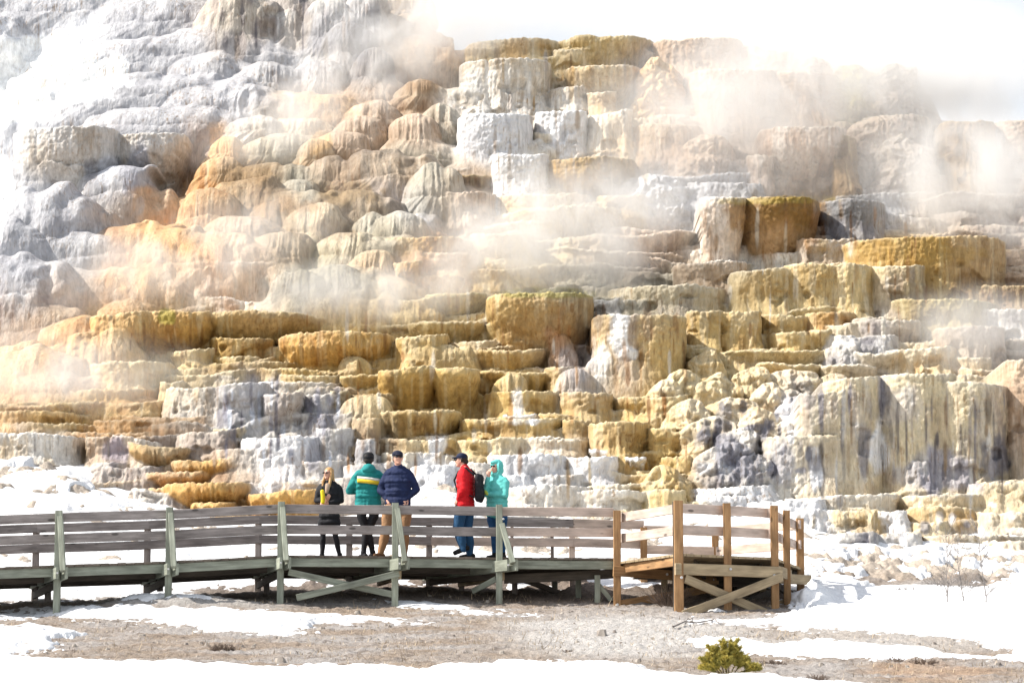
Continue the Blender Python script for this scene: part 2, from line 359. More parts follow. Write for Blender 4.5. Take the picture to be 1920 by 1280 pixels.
# small domes and ledges that fill the slope between the larger ones
for row in range(44):
    y = -40 + row * 24
    x = -180 + rf.random() * 60
    while x < 2100:
        if in_domes(x, y):
            wd = rf.uniform(110, 260); hh = wd * rf.uniform(.22, .42)
            if row % 2 == 0 and y > -60 and not (x < 260 and 50 < y < 250) and not (x + wd > 840 and y < 120) and not (x < 430 and y < 560 and rf.random() < .65): dome(x + wd / 2, y + rf.uniform(-12, 12), wd * .6, hh, 'field', prot=rf.uniform(-.9, -.5) if y < 480 else rf.uniform(-1.1, -.7))
            x += wd * .7
        else:
            wd = rf.uniform(140, 420)
            if y > np.interp(x + wd / 2, SKY_X, SKY_Y) and y < 1000:
                yy = y + rf.uniform(-10, 10)
                sl_ = rf.uniform(-6, 6) + (rf.uniform(0, 18) if x < 900 else rf.uniform(-8, 8))
                ledge(x, x + wd, yy + sl_, yy - sl_, yy + rf.uniform(24, 44), 'field', rf.choice('vcddr'), prot=rf.uniform(-.5, -.1))
            x += wd * rf.uniform(.6, .85)
LEDGES = '''
870 1065 74 66 112 cr v
1040 1232 66 64 128 yl c
870 930 92 92 112 yl v
1225 1400 68 68 135 pk v
1380 1560 70 108 150 pk d
860 1035 110 106 212 wh v
1035 1110 90 90 128 cr v
1050 1125 88 88 122 go c
1060 1200 124 121 200 cr c
1100 1155 172 172 212 cr v
1025 1110 158 150 210 wh d
935 1030 175 172 212 wh d
860 920 150 150 212 wh d
1285 1485 126 128 235 pk v
1440 1575 130 140 225 pk v
855 1000 213 208 328 ww v
900 965 240 240 328 wh d
1003 1102 206 205 292 ww v
1100 1190 212 195 292 wh d
1180 1330 225 225 300 pk d
1000 1050 248 248 290 cr v
922 1030 286 288 370 ww v
1003 1200 294 290 380 br m
830 928 328 326 358 br c
832 900 312 312 330 wh v
820 930 358 358 414 pk v
925 1110 360 360 402 cr v
908 1190 392 377 442 yl c
1118 1215 366 364 402 go v
880 1000 436 432 500 yl v
690 900 446 443 515 oc v
760 900 470 470 520 pk v
738 792 489 488 545 go m
1425 1592 236 238 345 pw m
1560 1610 238 250 350 br d
1400 1452 291 291 345 pk v
1285 1440 337 338 385 gr d
1310 1400 370 367 500 pw c
1385 1545 367 368 500 br c
1535 1665 373 376 450 dk v
1765 1870 226 224 350 br v
1866 2010 222 224 350 gb v
1620 1765 206 208 300 gb d
1495 1605 447 445 500 gb v
1590 1905 441 439 570 oc v
1265 1400 492 491 540 pk v
1370 1490 506 500 590 yl v
1470 1645 497 492 590 yl v
1630 1738 495 498 590 cl v
1820 2010 535 535 580 br v
1140 1370 531 530 590 cl v
1675 1880 559 562 622 ol v
1812 2010 579 578 622 gw v
1755 1890 613 611 690 gb v
1600 1735 593 596 655 gb v
1540 1640 605 600 640 cr v
1288 1352 585 583 658 go v
1343 1430 581 580 655 go v
1425 1520 588 586 628 go v
1510 1605 585 583 625 or v
1445 1535 620 619 662 go v
1515 1560 618 616 664 yl c
1540 1700 625 622 690 gw r
1280 1345 652 651 692 yl v
1340 1555 657 655 684 yl c
1602 1700 662 654 702 cr c
1660 1800 652 646 702 cr v
1790 1860 664 668 705 cr v
1418 1545 681 680 712 yl c
1534 1650 684 682 718 cr c
1800 1890 690 695 720 cr v
1884 1990 674 674 900 pk v
1650 1800 698 696 920 cl v
1740 1898 712 716 922 cl v
1540 1660 712 698 922 cl v
1500 1600 735 730 922 cl v
1430 1580 818 815 922 cl v
1480 1580 816 812 922 yl v
1690 1760 860 862 925 gr d
1475 1700 928 922 965 wh v
1690 1860 924 924 965 cr v
1815 1990 902 898 960 cr d
1548 1655 952 951 998 yl d
1640 1705 955 955 998 ww d
1700 1845 950 948 980 go d
1700 1785 977 976 1002 yl d
1835 1990 955 953 1005 cr d
1480 1570 945 950 1000 ww r
1725 1940 1002 1000 1030 cr v
1730 1830 1028 1028 1050 wh v
1850 2000 1008 1005 1060 cr d
1268 1478 910 904 955 ww r
1300 1420 925 925 965 ww r
1335 1458 892 890 912 go v
1400 1560 934 930 1000 ww r
1150 1350 884 886 906 go v
1190 1330 900 900 925 yl v
1205 1290 915 915 960 yl d
1100 1245 905 900 930 cr v
910 1116 548 545 688 oc c
795 912 548 546 592 ol c
702 830 560 556 590 yl d
1112 1165 560 558 592 gr v
1155 1225 562 558 592 gn d
1112 1292 589 588 745 go v
1150 1200 592 590 745 gb v
1243 1287 636 634 692 go c
765 912 603 600 640 yl c
910 992 607 605 645 go c
738 838 630 628 692 go v
828 965 638 635 662 cr d
880 1026 654 650 695 go c
510 740 622 619 702 or m
393 512 634 631 672 oc v
166 290 592 581 682 or m
236 400 582 580 672 or m
300 630 580 585 656 oc c
122 185 622 610 695 or d
318 402 658 655 690 yl v
405 485 667 665 690 yl v
158 320 678 673 735 yl v
350 565 680 677 694 go v
283 490 704 690 716 yl v
470 655 690 688 708 go v
635 735 703 700 740 go c
520 640 704 702 722 yl v
705 822 688 685 772 oc c
812 900 690 690 775 go c
885 1036 693 697 732 go c
1024 1082 686 685 735 go v
905 1060 731 730 780 go v
1050 1152 733 733 788 go v
1148 1292 742 740 790 go v
1210 1292 742 740 806 yl v
1055 1112 788 787 830 oc v
1105 1220 788 787 865 oc v
1216 1268 802 800 860 go v
1252 1292 806 806 860 go c
1240 1300 850 850 900 go d
712 864 769 767 822 go c
860 1062 786 783 824 go v
942 1012 775 774 792 ww v
1008 1105 776 776 794 yl v
700 860 821 820 854 go v
850 1000 822 822 852 yl v
970 1106 823 826 852 cr v
915 1070 850 848 906 ww v
1060 1160 852 852 906 ww v
915 1000 885 887 925 ww d
1104 1150 841 841 860 ww m
1172 1213 859 859 884 ww m
1140 1182 850 850 872 go v
714 784 847 846 872 cr v
760 870 868 865 925 ww r
840 930 862 862 905 wh d
640 720 868 866 930 gw r
950 1110 908 905 960 wh v
1038 1240 918 914 962 wh v
1000 1100 888 886 912 gw v
300 420 718 716 795 wh r
400 500 718 714 805 gw v
300 345 716 714 745 cr v
470 640 716 712 740 wh v
492 566 738 735 810 gb m
558 635 736 733 780 gw v
618 655 735 733 778 ol v
650 745 735 732 775 br d
616 662 775 774 805 gw v
570 632 778 775 815 dk r
590 664 802 800 868 gw v
440 602 816 810 905 ww d
320 445 808 800 862 gb r
400 460 803 800 830 yl c
390 520 840 838 905 gb d
655 712 776 774 870 go r
664 706 820 815 880 gw d
560 660 865 862 905 gw v
620 700 890 888 940 gb r
540 620 895 895 925 wh r
-60 86 753 751 772 go v
-60 155 768 772 806 or v
120 290 731 729 760 go v
165 320 752 750 775 yl d
170 310 787 785 802 pe v
230 420 780 776 800 pe d
60 330 802 806 818 pe r
-60 162 806 812 868 wh v
158 256 815 816 866 gb v
238 358 830 836 880 oc m
210 300 812 826 866 wh v
155 312 872 874 898 gr r
170 240 866 868 885 gw v
316 466 862 858 902 or m
266 402 883 881 912 pe m
298 472 904 902 952 or m
455 610 922 916 960 or m
430 600 905 903 925 or r
355 440 940 940 965 or m
235 365 908 930 945 gw r
-20 85 868 868 892 gw v
1555 1655 998 992 1045 gw r
1638 1735 996 994 1035 gw r
1670 1745 1030 1028 1050 cr r
290 552 496 490 545 pw c
330 425 522 520 552 pk d
10 215 240 232 395 wh m
195 350 248 246 345 wh m
-60 190 545 540 560 pe d
'''
NAMED = {  # the terraces one can tell apart
 (166, 290): 'golden bulging end of the long overhanging terrace, with drip columns',
 (236, 400): 'bulging orange terrace with drip columns and a green stained lip', (300, 630): 'long ochre overhanging terrace lip tapering away from its golden bulging end',
 (510, 740): 'orange bowl shaped terrace jutting out below the long ochre lip', (910, 1116): 'tall brown fluted terrace with an olive green rim', (795, 912): 'dark olive brown terrace just beside the tall fluted one',
 (1112, 1292): 'tall streaked terrace wall with a white run down its face', (1385, 1545): 'dark ochre pool wall hanging over the steam, brown streaks below', (1310, 1400): 'pale cream side of the dark ochre pool wall',
 (1590, 1905): 'broad ochre terrace wall high beside the steam', (1470, 1645): 'pale yellow curtain wall with scalloped lip', (1003, 1200): 'brown rounded terrace below the white blocks',
 (922, 1030): 'smooth white block terrace beside the brown rounded one', (855, 1000): 'tall white terrace block streaked with cream', (1425, 1592): 'rounded pink and white boulder like terrace in the steam',
 (1740, 1898): 'tall cream cliff end with black drip stains', (1650, 1800): 'tall cream and grey cliff with a white snow streak', (1430, 1580): 'yellow cream buttress with a dark crack at its foot',
 (440, 602): 'large white draped terrace of smooth flowstone', (415, 500): 'grey white fluted block under the golden ledges', (492, 566): 'grey brown barrel shaped block between white faces',
 (915, 1070): 'snow white low terrace behind the people', (1105, 1220): 'reddish ochre square faced terrace at the end of its step', (705, 822): 'ochre cup shaped terrace with dark drips beneath',
 (316, 466): 'bright orange loaf shaped terrace above the snow', (298, 472): 'lowest wide orange terrace just over the boardwalk rail', (266, 402): 'pale peach flat terrace between two orange ones',
 (1288, 1352): 'narrow golden pillar terrace, first of a pair', (1343, 1430): 'golden pillar terrace, second and wider of a pair', (1866, 2010): 'pinkish grey wall at the picture edge high in the steam', (1765, 1870): 'brown grey wall beside the pinkish one',
 (-60, 162): 'cracked white slab terrace above the snow bank', (712, 864): 'golden terrace with a white trickle, over the people in teal and navy', (860, 1062): 'long low golden terrace above the white one'}
IDS = {}
for ln_ in LEDGES.strip().splitlines():
    f = ln_.split(); key = (int(f[0]), int(f[1])); idn = 0
    if key in NAMED and key not in IDS: IDS[key] = len(IDS) + 1; idn = IDS[key]
    ledge(*map(float, f[:5]), f[5], f[6], idn=idn)
# the undulating rounded lumps, from back to front
DOMES = '''
120 -30 190 60 bg
330 -20 200 70 bg
400 40 170 70 bg
260 60 190 60 bg
620 -10 60 90 gw
560 -40 90 90 gb
440 -40 80 110 gb
680 -20 50 90 gr
530 20 60 60 wh
400 95 90 55 bg
500 110 70 55 gr
590 110 60 50 gr
290 128 230 60 bg
430 150 140 60 bg
200 165 100 40 bg
320 190 190 50 bg
480 215 60 40 gr
60 290 70 60 gr
70 340 130 110 bg
180 380 60 60 gr
150 430 60 60 gr
20 400 80 90 bg
30 470 130 90 bg
150 500 60 45 gr
110 525 55 40 gr
90 560 70 60 gb
230 300 90 70 gr
790 148 52 40 bn
620 170 70 40 pe
700 185 60 40 pk
560 215 60 35 cr
830 190 40 45 gn
780 210 60 55 pk
680 215 50 40 pk
640 240 60 45 pk
590 262 40 40 pe
540 240 70 45 gn
730 265 115 75 pk
620 290 60 50 pk
500 255 50 40 gn
430 255 40 40 pe
560 300 60 45 gn
820 300 60 70 gn
500 300 80 45 bn
420 290 50 45 pe
470 322 110 70 bn
560 335 50 40 gn
665 348 105 60 bn
390 345 60 70 pe
590 380 60 60 cr
520 375 70 55 bn
450 395 80 60 pk
340 420 110 80 pe
260 400 110 80 pe
300 450 60 60 pk
200 440 50 50 gb
420 425 120 80 pe
520 430 70 60 bn
650 430 80 60 cr
750 395 60 60 gn
700 400 50 50 gn
640 490 80 60 gn
560 500 60 60 gn
700 470 60 50 pe
180 500 60 40 gb
240 560 70 50 pe
150 590 80 60 pe
60 640 100 80 pe
200 620 70 70 pe
100 690 110 60 pk
220 560 120 40 pe
60 560 80 50 gb
1232 105 42 60 or
660 40 60 70 dk
700 90 40 60 dk
640 100 40 40 gr
1600 114 44 60 ol
1680 118 46 60 gb
1530 105 40 50 bn
1650 215 60 50 pk
1700 250 60 60 gb
1230 318 60 45 bg
1330 250 60 50 pk
1055 628 24 30 pk
1130 665 34 45 wh
1192 678 36 40 go
870 650 26 24 go
840 648 30 26 go
800 650 40 28 oc
905 652 16 20 br
665 668 30 24 go
1150 675 20 18 ww
1320 660 40 50 yl
1280 690 40 60 yl
1240 715 40 50 cr
1350 700 40 60 yl
1300 745 50 60 cr
1410 690 40 40 yl
1380 740 60 60 cr
1340 780 55 60 cr
1460 710 60 60 cr
1430 760 60 60 cr
1390 800 60 60 wh
1490 745 40 50 gw
1480 690 60 40 cr
1360 830 50 60 gw
1410 850 40 50 gw
1500 780 40 50 wh
1470 820 50 60 gw
1320 850 30 40 gb
1250 870 40 40 go
1560 700 30 30 cr
1600 640 50 30 gw
1850 745 40 60 cl
960 700 36 40 go
1080 690 40 40 gb
680 740 50 40 go
'''
for ln_ in DOMES.strip().splitlines():
    f = ln_.split(); x, y, a, b = map(float, f[:4])
    dome(x, y, a, b, f[4], prot=.25 if y < 530 or x > 640 else -.45, lump=.14 if x > 400 else .06)
# the far brown shoulder above and behind the terraces
for (x, y, a, b, p_) in [(760, -60, 150, 90, 'bn'), (980, 0, 200, 60, 'bn'), (1150, 15, 160, 50, 'bn'), (860, 20, 120, 60, 'pe'), (690, -60, 120, 100, 'gr'), (1220, 20, 130, 60, 'pk')]:
    dome(x, y, a, b, p_, Yset=92, drop=2.6)

def build_hill():
    global HY
    X, Z = np.meshgrid(GX, GZ)
    px, py = to_px(X, np.minimum(HY, 99), Z)
    # stains and white runs with a shape of their own
    BL = [(1465, 398, 90, 40, (.22, .125, .035), .95), (1470, 450, 60, 40, (.40, .25, .12), .6), (1600, 392, 60, 22, (.20, .20, .20), .7), (1010, 600, 100, 50, (.34, .21, .07), .55), (1080, 620, 30, 50, (.30, .18, .07), .6), (450, 325, 70, 22, (.26, .17, .08), .6), (665, 360, 80, 22, (.25, .17, .08), .7), (520, 385, 60, 20, (.28, .17, .08), .6), (800, 158, 44, 16, (.33, .20, .10), .6), (620, 430, 50, 24, (.27, .18, .10), .5), (1700, 470, 150, 24, (.38, .25, .08), .5), (1100, 320, 90, 26, (.34, .22, .08), .55), (1820, 270, 50, 50, (.24, .16, .10), .6), (390, 470, 60, 24, (.62, .34, .14), .5), (330, 440, 40, 30, (.58, .32, .13), .6), (560, 545, 60, 30, (.24, .23, .20), .6),
          (1165, 640, 20, 55, (.78, .78, .78), .95), (1130, 690, 22, 40, (.74, .72, .68), .7), (1190, 665, 18, 14, (.78, .78, .78), .9), (1645, 830, 16, 55, (.8, .8, .8), .95), (1480, 770, 18, 40, (.8, .8, .82), .9),
          (1540, 770, 8, 60, (.16, .16, .2), .8), (1655, 740, 14, 50, (.3, .3, .36), .8), (1500, 740, 30, 40, (.3, .3, .34), .5), (1620, 850, 10, 70, (.2, .2, .24), .7), (1780, 880, 75, 45, (.26, .26, .32), .75), (1870, 860, 26, 50, (.12, .12, .15), .8), (1855, 760, 8, 30, (.1, .08, .06), .6),
          (1760, 790, 30, 60, (.3, .22, .14), .4), (1690, 760, 40, 50, (.46, .44, .46), .5), (1370, 865, 40, 40, (.22, .22, .26), .8), (1540, 890, 8, 50, (.08, .07, .07), .8), (1470, 860, 22, 50, (.34, .34, .38), .6), (1700, 890, 40, 40, (.38, .38, .42), .5),
          (968, 755, 14, 30, (.78, .76, .72), .8), (990, 790, 40, 8, (.8, .8, .8), .9), (818, 830, 24, 22, (.8, .8, .8), .9), (815, 790, 4, 22, (.76, .72, .6), .7), (1050, 640, 26, 34, (.55, .32, .20), .4), (1085, 690, 30, 60, (.42, .40, .42), .5),
          (310, 590, 18, 14, (.33, .30, .04), .6), (1010, 548, 110, 10, (.30, .28, .08), .6), (1450, 375, 90, 8, (.36, .28, .06), .5), (190, 325, 34, 36, (.28, .28, .31), .7), (245, 330, 26, 60, (.40, .40, .44), .8), (200, 320, 26, 40, (.66, .68, .72), .6),
          (1600, 150, 18, 50, (.38, .34, .06), .7), (1535, 130, 16, 30, (.30, .22, .18), .6), (1460, 300, 36, 50, (.68, .62, .56), .6), (1045, 245, 30, 30, (.78, .8, .84), .7), (620, 60, 40, 40, (.3, .3, .32), .6), (440, 30, 60, 60, (.55, .5, .42), .6), (680, 70, 30, 60, (.2, .2, .22), .8), (560, 60, 40, 30, (.42, .36, .30), .5),
          (410, 260, 24, 40, (.7, .4, .16), .6), (300, 400, 60, 60, (.68, .42, .2), .45), (600, 270, 30, 22, (.66, .42, .18), .6), (600, 500, 40, 60, (.30, .28, .2), .5), (215, 850, 26, 30, (.33, .3, .36), .7), (160, 850, 8, 22, (.2, .14, .08), .7), (480, 740, 40, 50, (.42, .42, .46), .5), (620, 790, 40, 30, (.2, .2, .24), .6), (590, 850, 14, 40, (.3, .3, .34), .7),
          (1530, 430, 16, 50, (.25, .12, .04), .6), (1400, 430, 50, 60, (.66, .44, .24), .3), (1900, 290, 40, 60, (.42, .32, .25), .4), (1120, 600, 12, 40, (.15, .12, .1), .6), (1215, 610, 10, 40, (.2, .13, .08), .5), (1065, 890, 5, 34, (.45, .3, .14), .7), (1105, 885, 3, 28, (.5, .38, .2), .7)]
    rb_ = random.Random(77)
    for (x0, x1, y0, y1, n_, cols, w0, w1, h0, h1) in [
        (1560, 1895, 730, 900, 60, [(.10, .09, .10), (.20, .19, .22), (.28, .20, .12), (.60, .58, .55)], 1.5, 5, 14, 60),
        (400, 655, 730, 880, 40, [(.18, .17, .20), (.30, .30, .36), (.62, .66, .74), (.24, .18, .14)], 2, 7, 12, 40),
        (650, 1290, 560, 880, 70, [(.20, .10, .035), (.26, .14, .05), (.70, .66, .58), (.33, .17, .06)], 1.5, 6, 10, 34),
        (1300, 1740, 380, 620, 40, [(.24, .13, .05), (.32, .18, .07), (.66, .62, .54)], 1.5, 6, 12, 40),
        (860, 1200, 90, 330, 36, [(.46, .30, .12), (.30, .22, .14), (.40, .36, .33)], 1.5, 6, 10, 40),
        (170, 640, 590, 670, 26, [(.22, .11, .03), (.30, .15, .04), (.60, .46, .24)], 1.5, 4, 10, 30),
        (0, 240, 820, 866, 12, [(.2, .18, .17), (.34, .3, .24)], 1, 3, 8, 24),
        (400, 700, 10, 110, 26, [(.22, .18, .15), (.30, .26, .24), (.12, .11, .12)], 2, 8, 10, 40),
        (1480, 1920, 930, 1040, 26, [(.36, .27, .14), (.26, .25, .27), (.70, .70, .72)], 3, 12, 5, 18),
        (1300, 1540, 760, 900, 34, [(.12, .12, .15), (.24, .24, .28), (.74, .75, .78)], 4, 16, 6, 26)]:
        for _ in range(n_): BL.append((rb_.uniform(x0, x1), rb_.uniform(y0, y1), rb_.uniform(w0, w1), rb_.uniform(h0, h1), rb_.choice(cols), rb_.uniform(.4, .85)))
    wx = (fbm(X * 3.2, Z * 1.1, 401, 4) - .5); wy = (fbm(X * 1.6, Z * 1.2, 402, 4) - .5)
    for (cx, cy, rx, ry, c, k) in BL:
        Yc = hill_depth(cy); mx = 2.5 * rx / F * Yc + .5; mz = 2.5 * ry / F * Yc + .7
        Xc, _, Zc = unproj(cx, cy, Yc)
        a0, a1, b0, b1 = window(Xc - mx, Xc + mx, Zc - mz, Zc + mz); sl = (slice(a0, a1), slice(b0, b1))
        q = 2.2 if rx > 10 else 1.6
        d = np.sqrt(((px[sl] - cx) / rx + q * wx[sl]) ** 2 + ((py[sl] - cy) / ry + 1.6 * wy[sl]) ** 2)
        w = (k * sst(1.15, .6, d))[..., None]
        HC[sl] = HC[sl] * (1 - w) + np.array(c) * w
    ok = HY < 200
    # snow left lying on the upper slope
    pol = np.array([(-200, 70), (60, 62), (160, 80), (240, 118), (250, 150), (200, 185), (90, 200), (130, 228), (20, 240), (-60, 235), (-200, 230)], float)
    def sd_poly(px, py, pol):
        inside = np.zeros(px.shape, bool); dmin = np.full(px.shape, 1e9); n = len(pol)
        for i in range(n):
            x1, y1 = pol[i]; x2, y2 = pol[(i + 1) % n]
            c = ((y1 > py) != (y2 > py)) & (px < (x2 - x1) * (py - y1) / (y2 - y1 + 1e-9) + x1)
            inside ^= c
            tt = np.clip(((px - x1) * (x2 - x1) + (py - y1) * (y2 - y1)) / ((x2 - x1) ** 2 + (y2 - y1) ** 2), 0, 1)
            dmin = np.minimum(dmin, np.hypot(px - x1 - tt * (x2 - x1), py - y1 - tt * (y2 - y1)))
        return np.where(inside, dmin, -dmin)
    build_hill.sd = sd_poly
    for pol_ in (pol, np.array([(-200, 290), (10, 285), (40, 340), (30, 390), (-10, 400), (-200, 380)], float)):
        m = (px < 400) & (py < 700)
        sd = sd_poly(px[m] + 60 * wx[m], py[m] + 40 * wy[m], pol_)
        w = sst(-3, 6, sd)[:, None]; HC[m] = HC[m] * (1 - w) + np.array([.84, .85, .88]) * w
    sat = HC.mean(-1, keepdims=True); HC[:] = np.clip(sat + (HC - sat) * 1.03, .01, 1) ** 1.06
    HC[:] = np.clip(HC, .008, .84)
    idx = np.cumsum(ok.ravel()).reshape(ok.shape) - 1
    a, b, c, d = ok[:-1, :-1], ok[:-1, 1:], ok[1:, 1:], ok[1:, :-1]
    y4 = np.stack([HY[:-1, :-1], HY[:-1, 1:], HY[1:, 1:], HY[1:, :-1]])
    q = a & b & c & d & ((y4.max(0) - y4.min(0)) < 5)
    faces = np.stack([idx[:-1, :-1][q], idx[:-1, 1:][q], idx[1:, 1:][q], idx[1:, :-1][q]], 1)
    ids = HI[:-1, :-1][q]
    V = np.stack([X[ok], HY[ok], Z[ok]], 1); CC = HC[ok]
    def piece(sel, nm):
        fs = faces[sel]; u, inv = np.unique(fs, return_inverse=True)
        return np_mesh(nm, V[u], inv.reshape(-1, 4), M_TRAV, CC[u])
    tag(piece(ids == 0, 'hillside'), 'steep stepped hillside of ochre, cream, white and grey travertine terraces', kind='structure')
    for key, n in IDS.items():
        if (ids == n).sum() > 600: tag(piece(ids == n, 'terrace'), NAMED[key], kind='structure')
M_TRAV = tint_mat('travertine', rough=.62, amp=.28, sc1=9, bump=.05, spec=.3, drip=True)
build_hill()

# ---------------------------------------------------------------- ground and snow
def gz(X, Y):
    X = np.asarray(X, float); Y = np.asarray(Y, float)
    z = np.where(Y < 35, 2.75 * Y / 35, np.where(Y < 48.2, 4.5 + (Y - 48.2) * .1326, 4.5 + (Y - 48.2) * .205))
    z = z + .24 * np.exp(-((X + 5.6) / 1.6) ** 2 - ((Y - 47.2) / .9) ** 2) - .10 * np.exp(-((X + 7.8) / 1.0) ** 2 - ((Y - 46.6) / .9) ** 2)
    z = z + .06 * np.exp(-((X + 2.2) / 2.5) ** 2 - ((Y - 48.6) / .8) ** 2)
    pxx = 960 + F * X / np.maximum(Y, 5)
    bank = 0
    for o_ in (-45, -30, -15, 0, 15, 30, 45): bank = bank + np.interp(pxx + o_, [-400, -100, 0, 80, 130, 180, 260, 340, 440, 560, 700, 770, 810, 850, 920, 1050, 1250, 1450, 1600, 2400], [1.4, 1.4, 1.3, 1.34, 1.2, .9, .68, .52, .30, .25, .3, .75, 1.15, .8, .4, .3, .4, .3, 0, 0]) / 7
    z = z + bank * sst(51.5, 56.8, Y)
    z = z + .10 * sst(48.5, 51, Y) * (fbm(X * .6, Y * .5, 71, 3) - .5) * 2
    z = z + .16 * sst(50, 54, Y) * sst(300, 100, pxx) * np.sin(X * 1.3 + Y * 2.2)
    return z
def gz1(x, y): return float(gz(np.array([x]), np.array([y]))[0])
SNOW_POLY = [
 [(-300, 1152), (0, 1150), (100, 1142), (230, 1134), (330, 1138), (420, 1141), (560, 1148), (650, 1153), (720, 1158), (800, 1164), (640, 1170), (575, 1173), (590, 1180), (500, 1190), (380, 1180), (250, 1164), (60, 1160), (0, 1163), (-300, 1163)],
 [(-300, 1172), (90, 1174), (150, 1184), (112, 1200), (125, 1216), (40, 1225), (-300, 1226)],
 [(-300, 1231), (60, 1232), (200, 1234), (330, 1240), (500, 1250), (700, 1253), (900, 1249), (960, 1243), (1100, 1237), (1180, 1241), (1200, 1250), (1240, 1262), (1330, 1266), (1420, 1268), (1560, 1277), (1700, 1290), (2300, 1300), (2300, 1600), (-300, 1600)],
 [(1505, 1120), (1530, 1100), (1500, 1060), (1480, 1000), (2400, 1000), (2400, 1236), (1900, 1238), (1760, 1236), (1600, 1236), (1450, 1232), (1330, 1218), (1310, 1205), (1380, 1196), (1480, 1210), (1560, 1200), (1700, 1215), (1850, 1228), (1890, 1222), (1800, 1200), (1700, 1188), (1560, 1180), (1450, 1176), (1290, 1166), (1330, 1158), (1420, 1160), (1490, 1150)],
 [(700, 1122), (830, 1132), (900, 1143), (1020, 1150), (900, 1150), (760, 1138)],
 [(150, 1112), (240, 1104), (330, 1112), (420, 1120), (330, 1126), (200, 1122)],
]
def snow_depth(X, Y, Z):
    px, py = to_px(X, Y, Z)
    n1 = (fbm(X * .9, Y * .9, 81, 4) - .5); n2 = (fbm(X * 3.5, Y * 2.2, 82, 3) - .5)
    n3 = fbm(X * 9, Y * 5, 83, 3) - .5; wx = px + 90 * n1 + 60 * n2 + 60 * n3; wy = py + 14 * n1 + 14 * n2 + 9 * n3
    sd = np.full(X.shape, -1e3)
    for p in SNOW_POLY: sd = np.maximum(sd, build_hill.sd(wx, wy, np.array(p, float)))
    sd = np.clip(sd, -8, 14)
    # everything beyond the boardwalk is snow, except bare soil in its shade
    lim = np.interp(X, [-14, -9, -6.5, -4, 0, 2.5, 5, 6], [47.9, 48.2, 49.3, 50.6, 51.3, 50.6, 50.0, 47.0]) + 1.1 * n1 + .7 * n2
    sd = np.maximum(sd, np.clip((Y - lim) * 16, -8, 14))
    # rubble showing through on the far side
    rub = ((px - 1750) / 200) ** 2 + ((py - 1078) / 34) ** 2
    rub2 = ((px - 1640) / 90) ** 2 + ((py - 1060) / 22) ** 2
    rb = np.minimum(rub, rub2) + 3.2 * n2 + 1.5 * n1
    sd = np.where((rb < 1.0) & (Y > 50), np.minimum(sd, (rb - .75) * 14), sd)
    sd = np.where((px < 400) & (Y > 49) & (py < 965), np.where((((px - 75) / 75) ** 2 + ((py - 880) / 10) ** 2 + 1.5 * n2 < .7) | (((px - 160) / 50) ** 2 + ((py - 925) / 9) ** 2 + 1.5 * n2 < .6), -3, sd), sd)
    return .0065 * sd
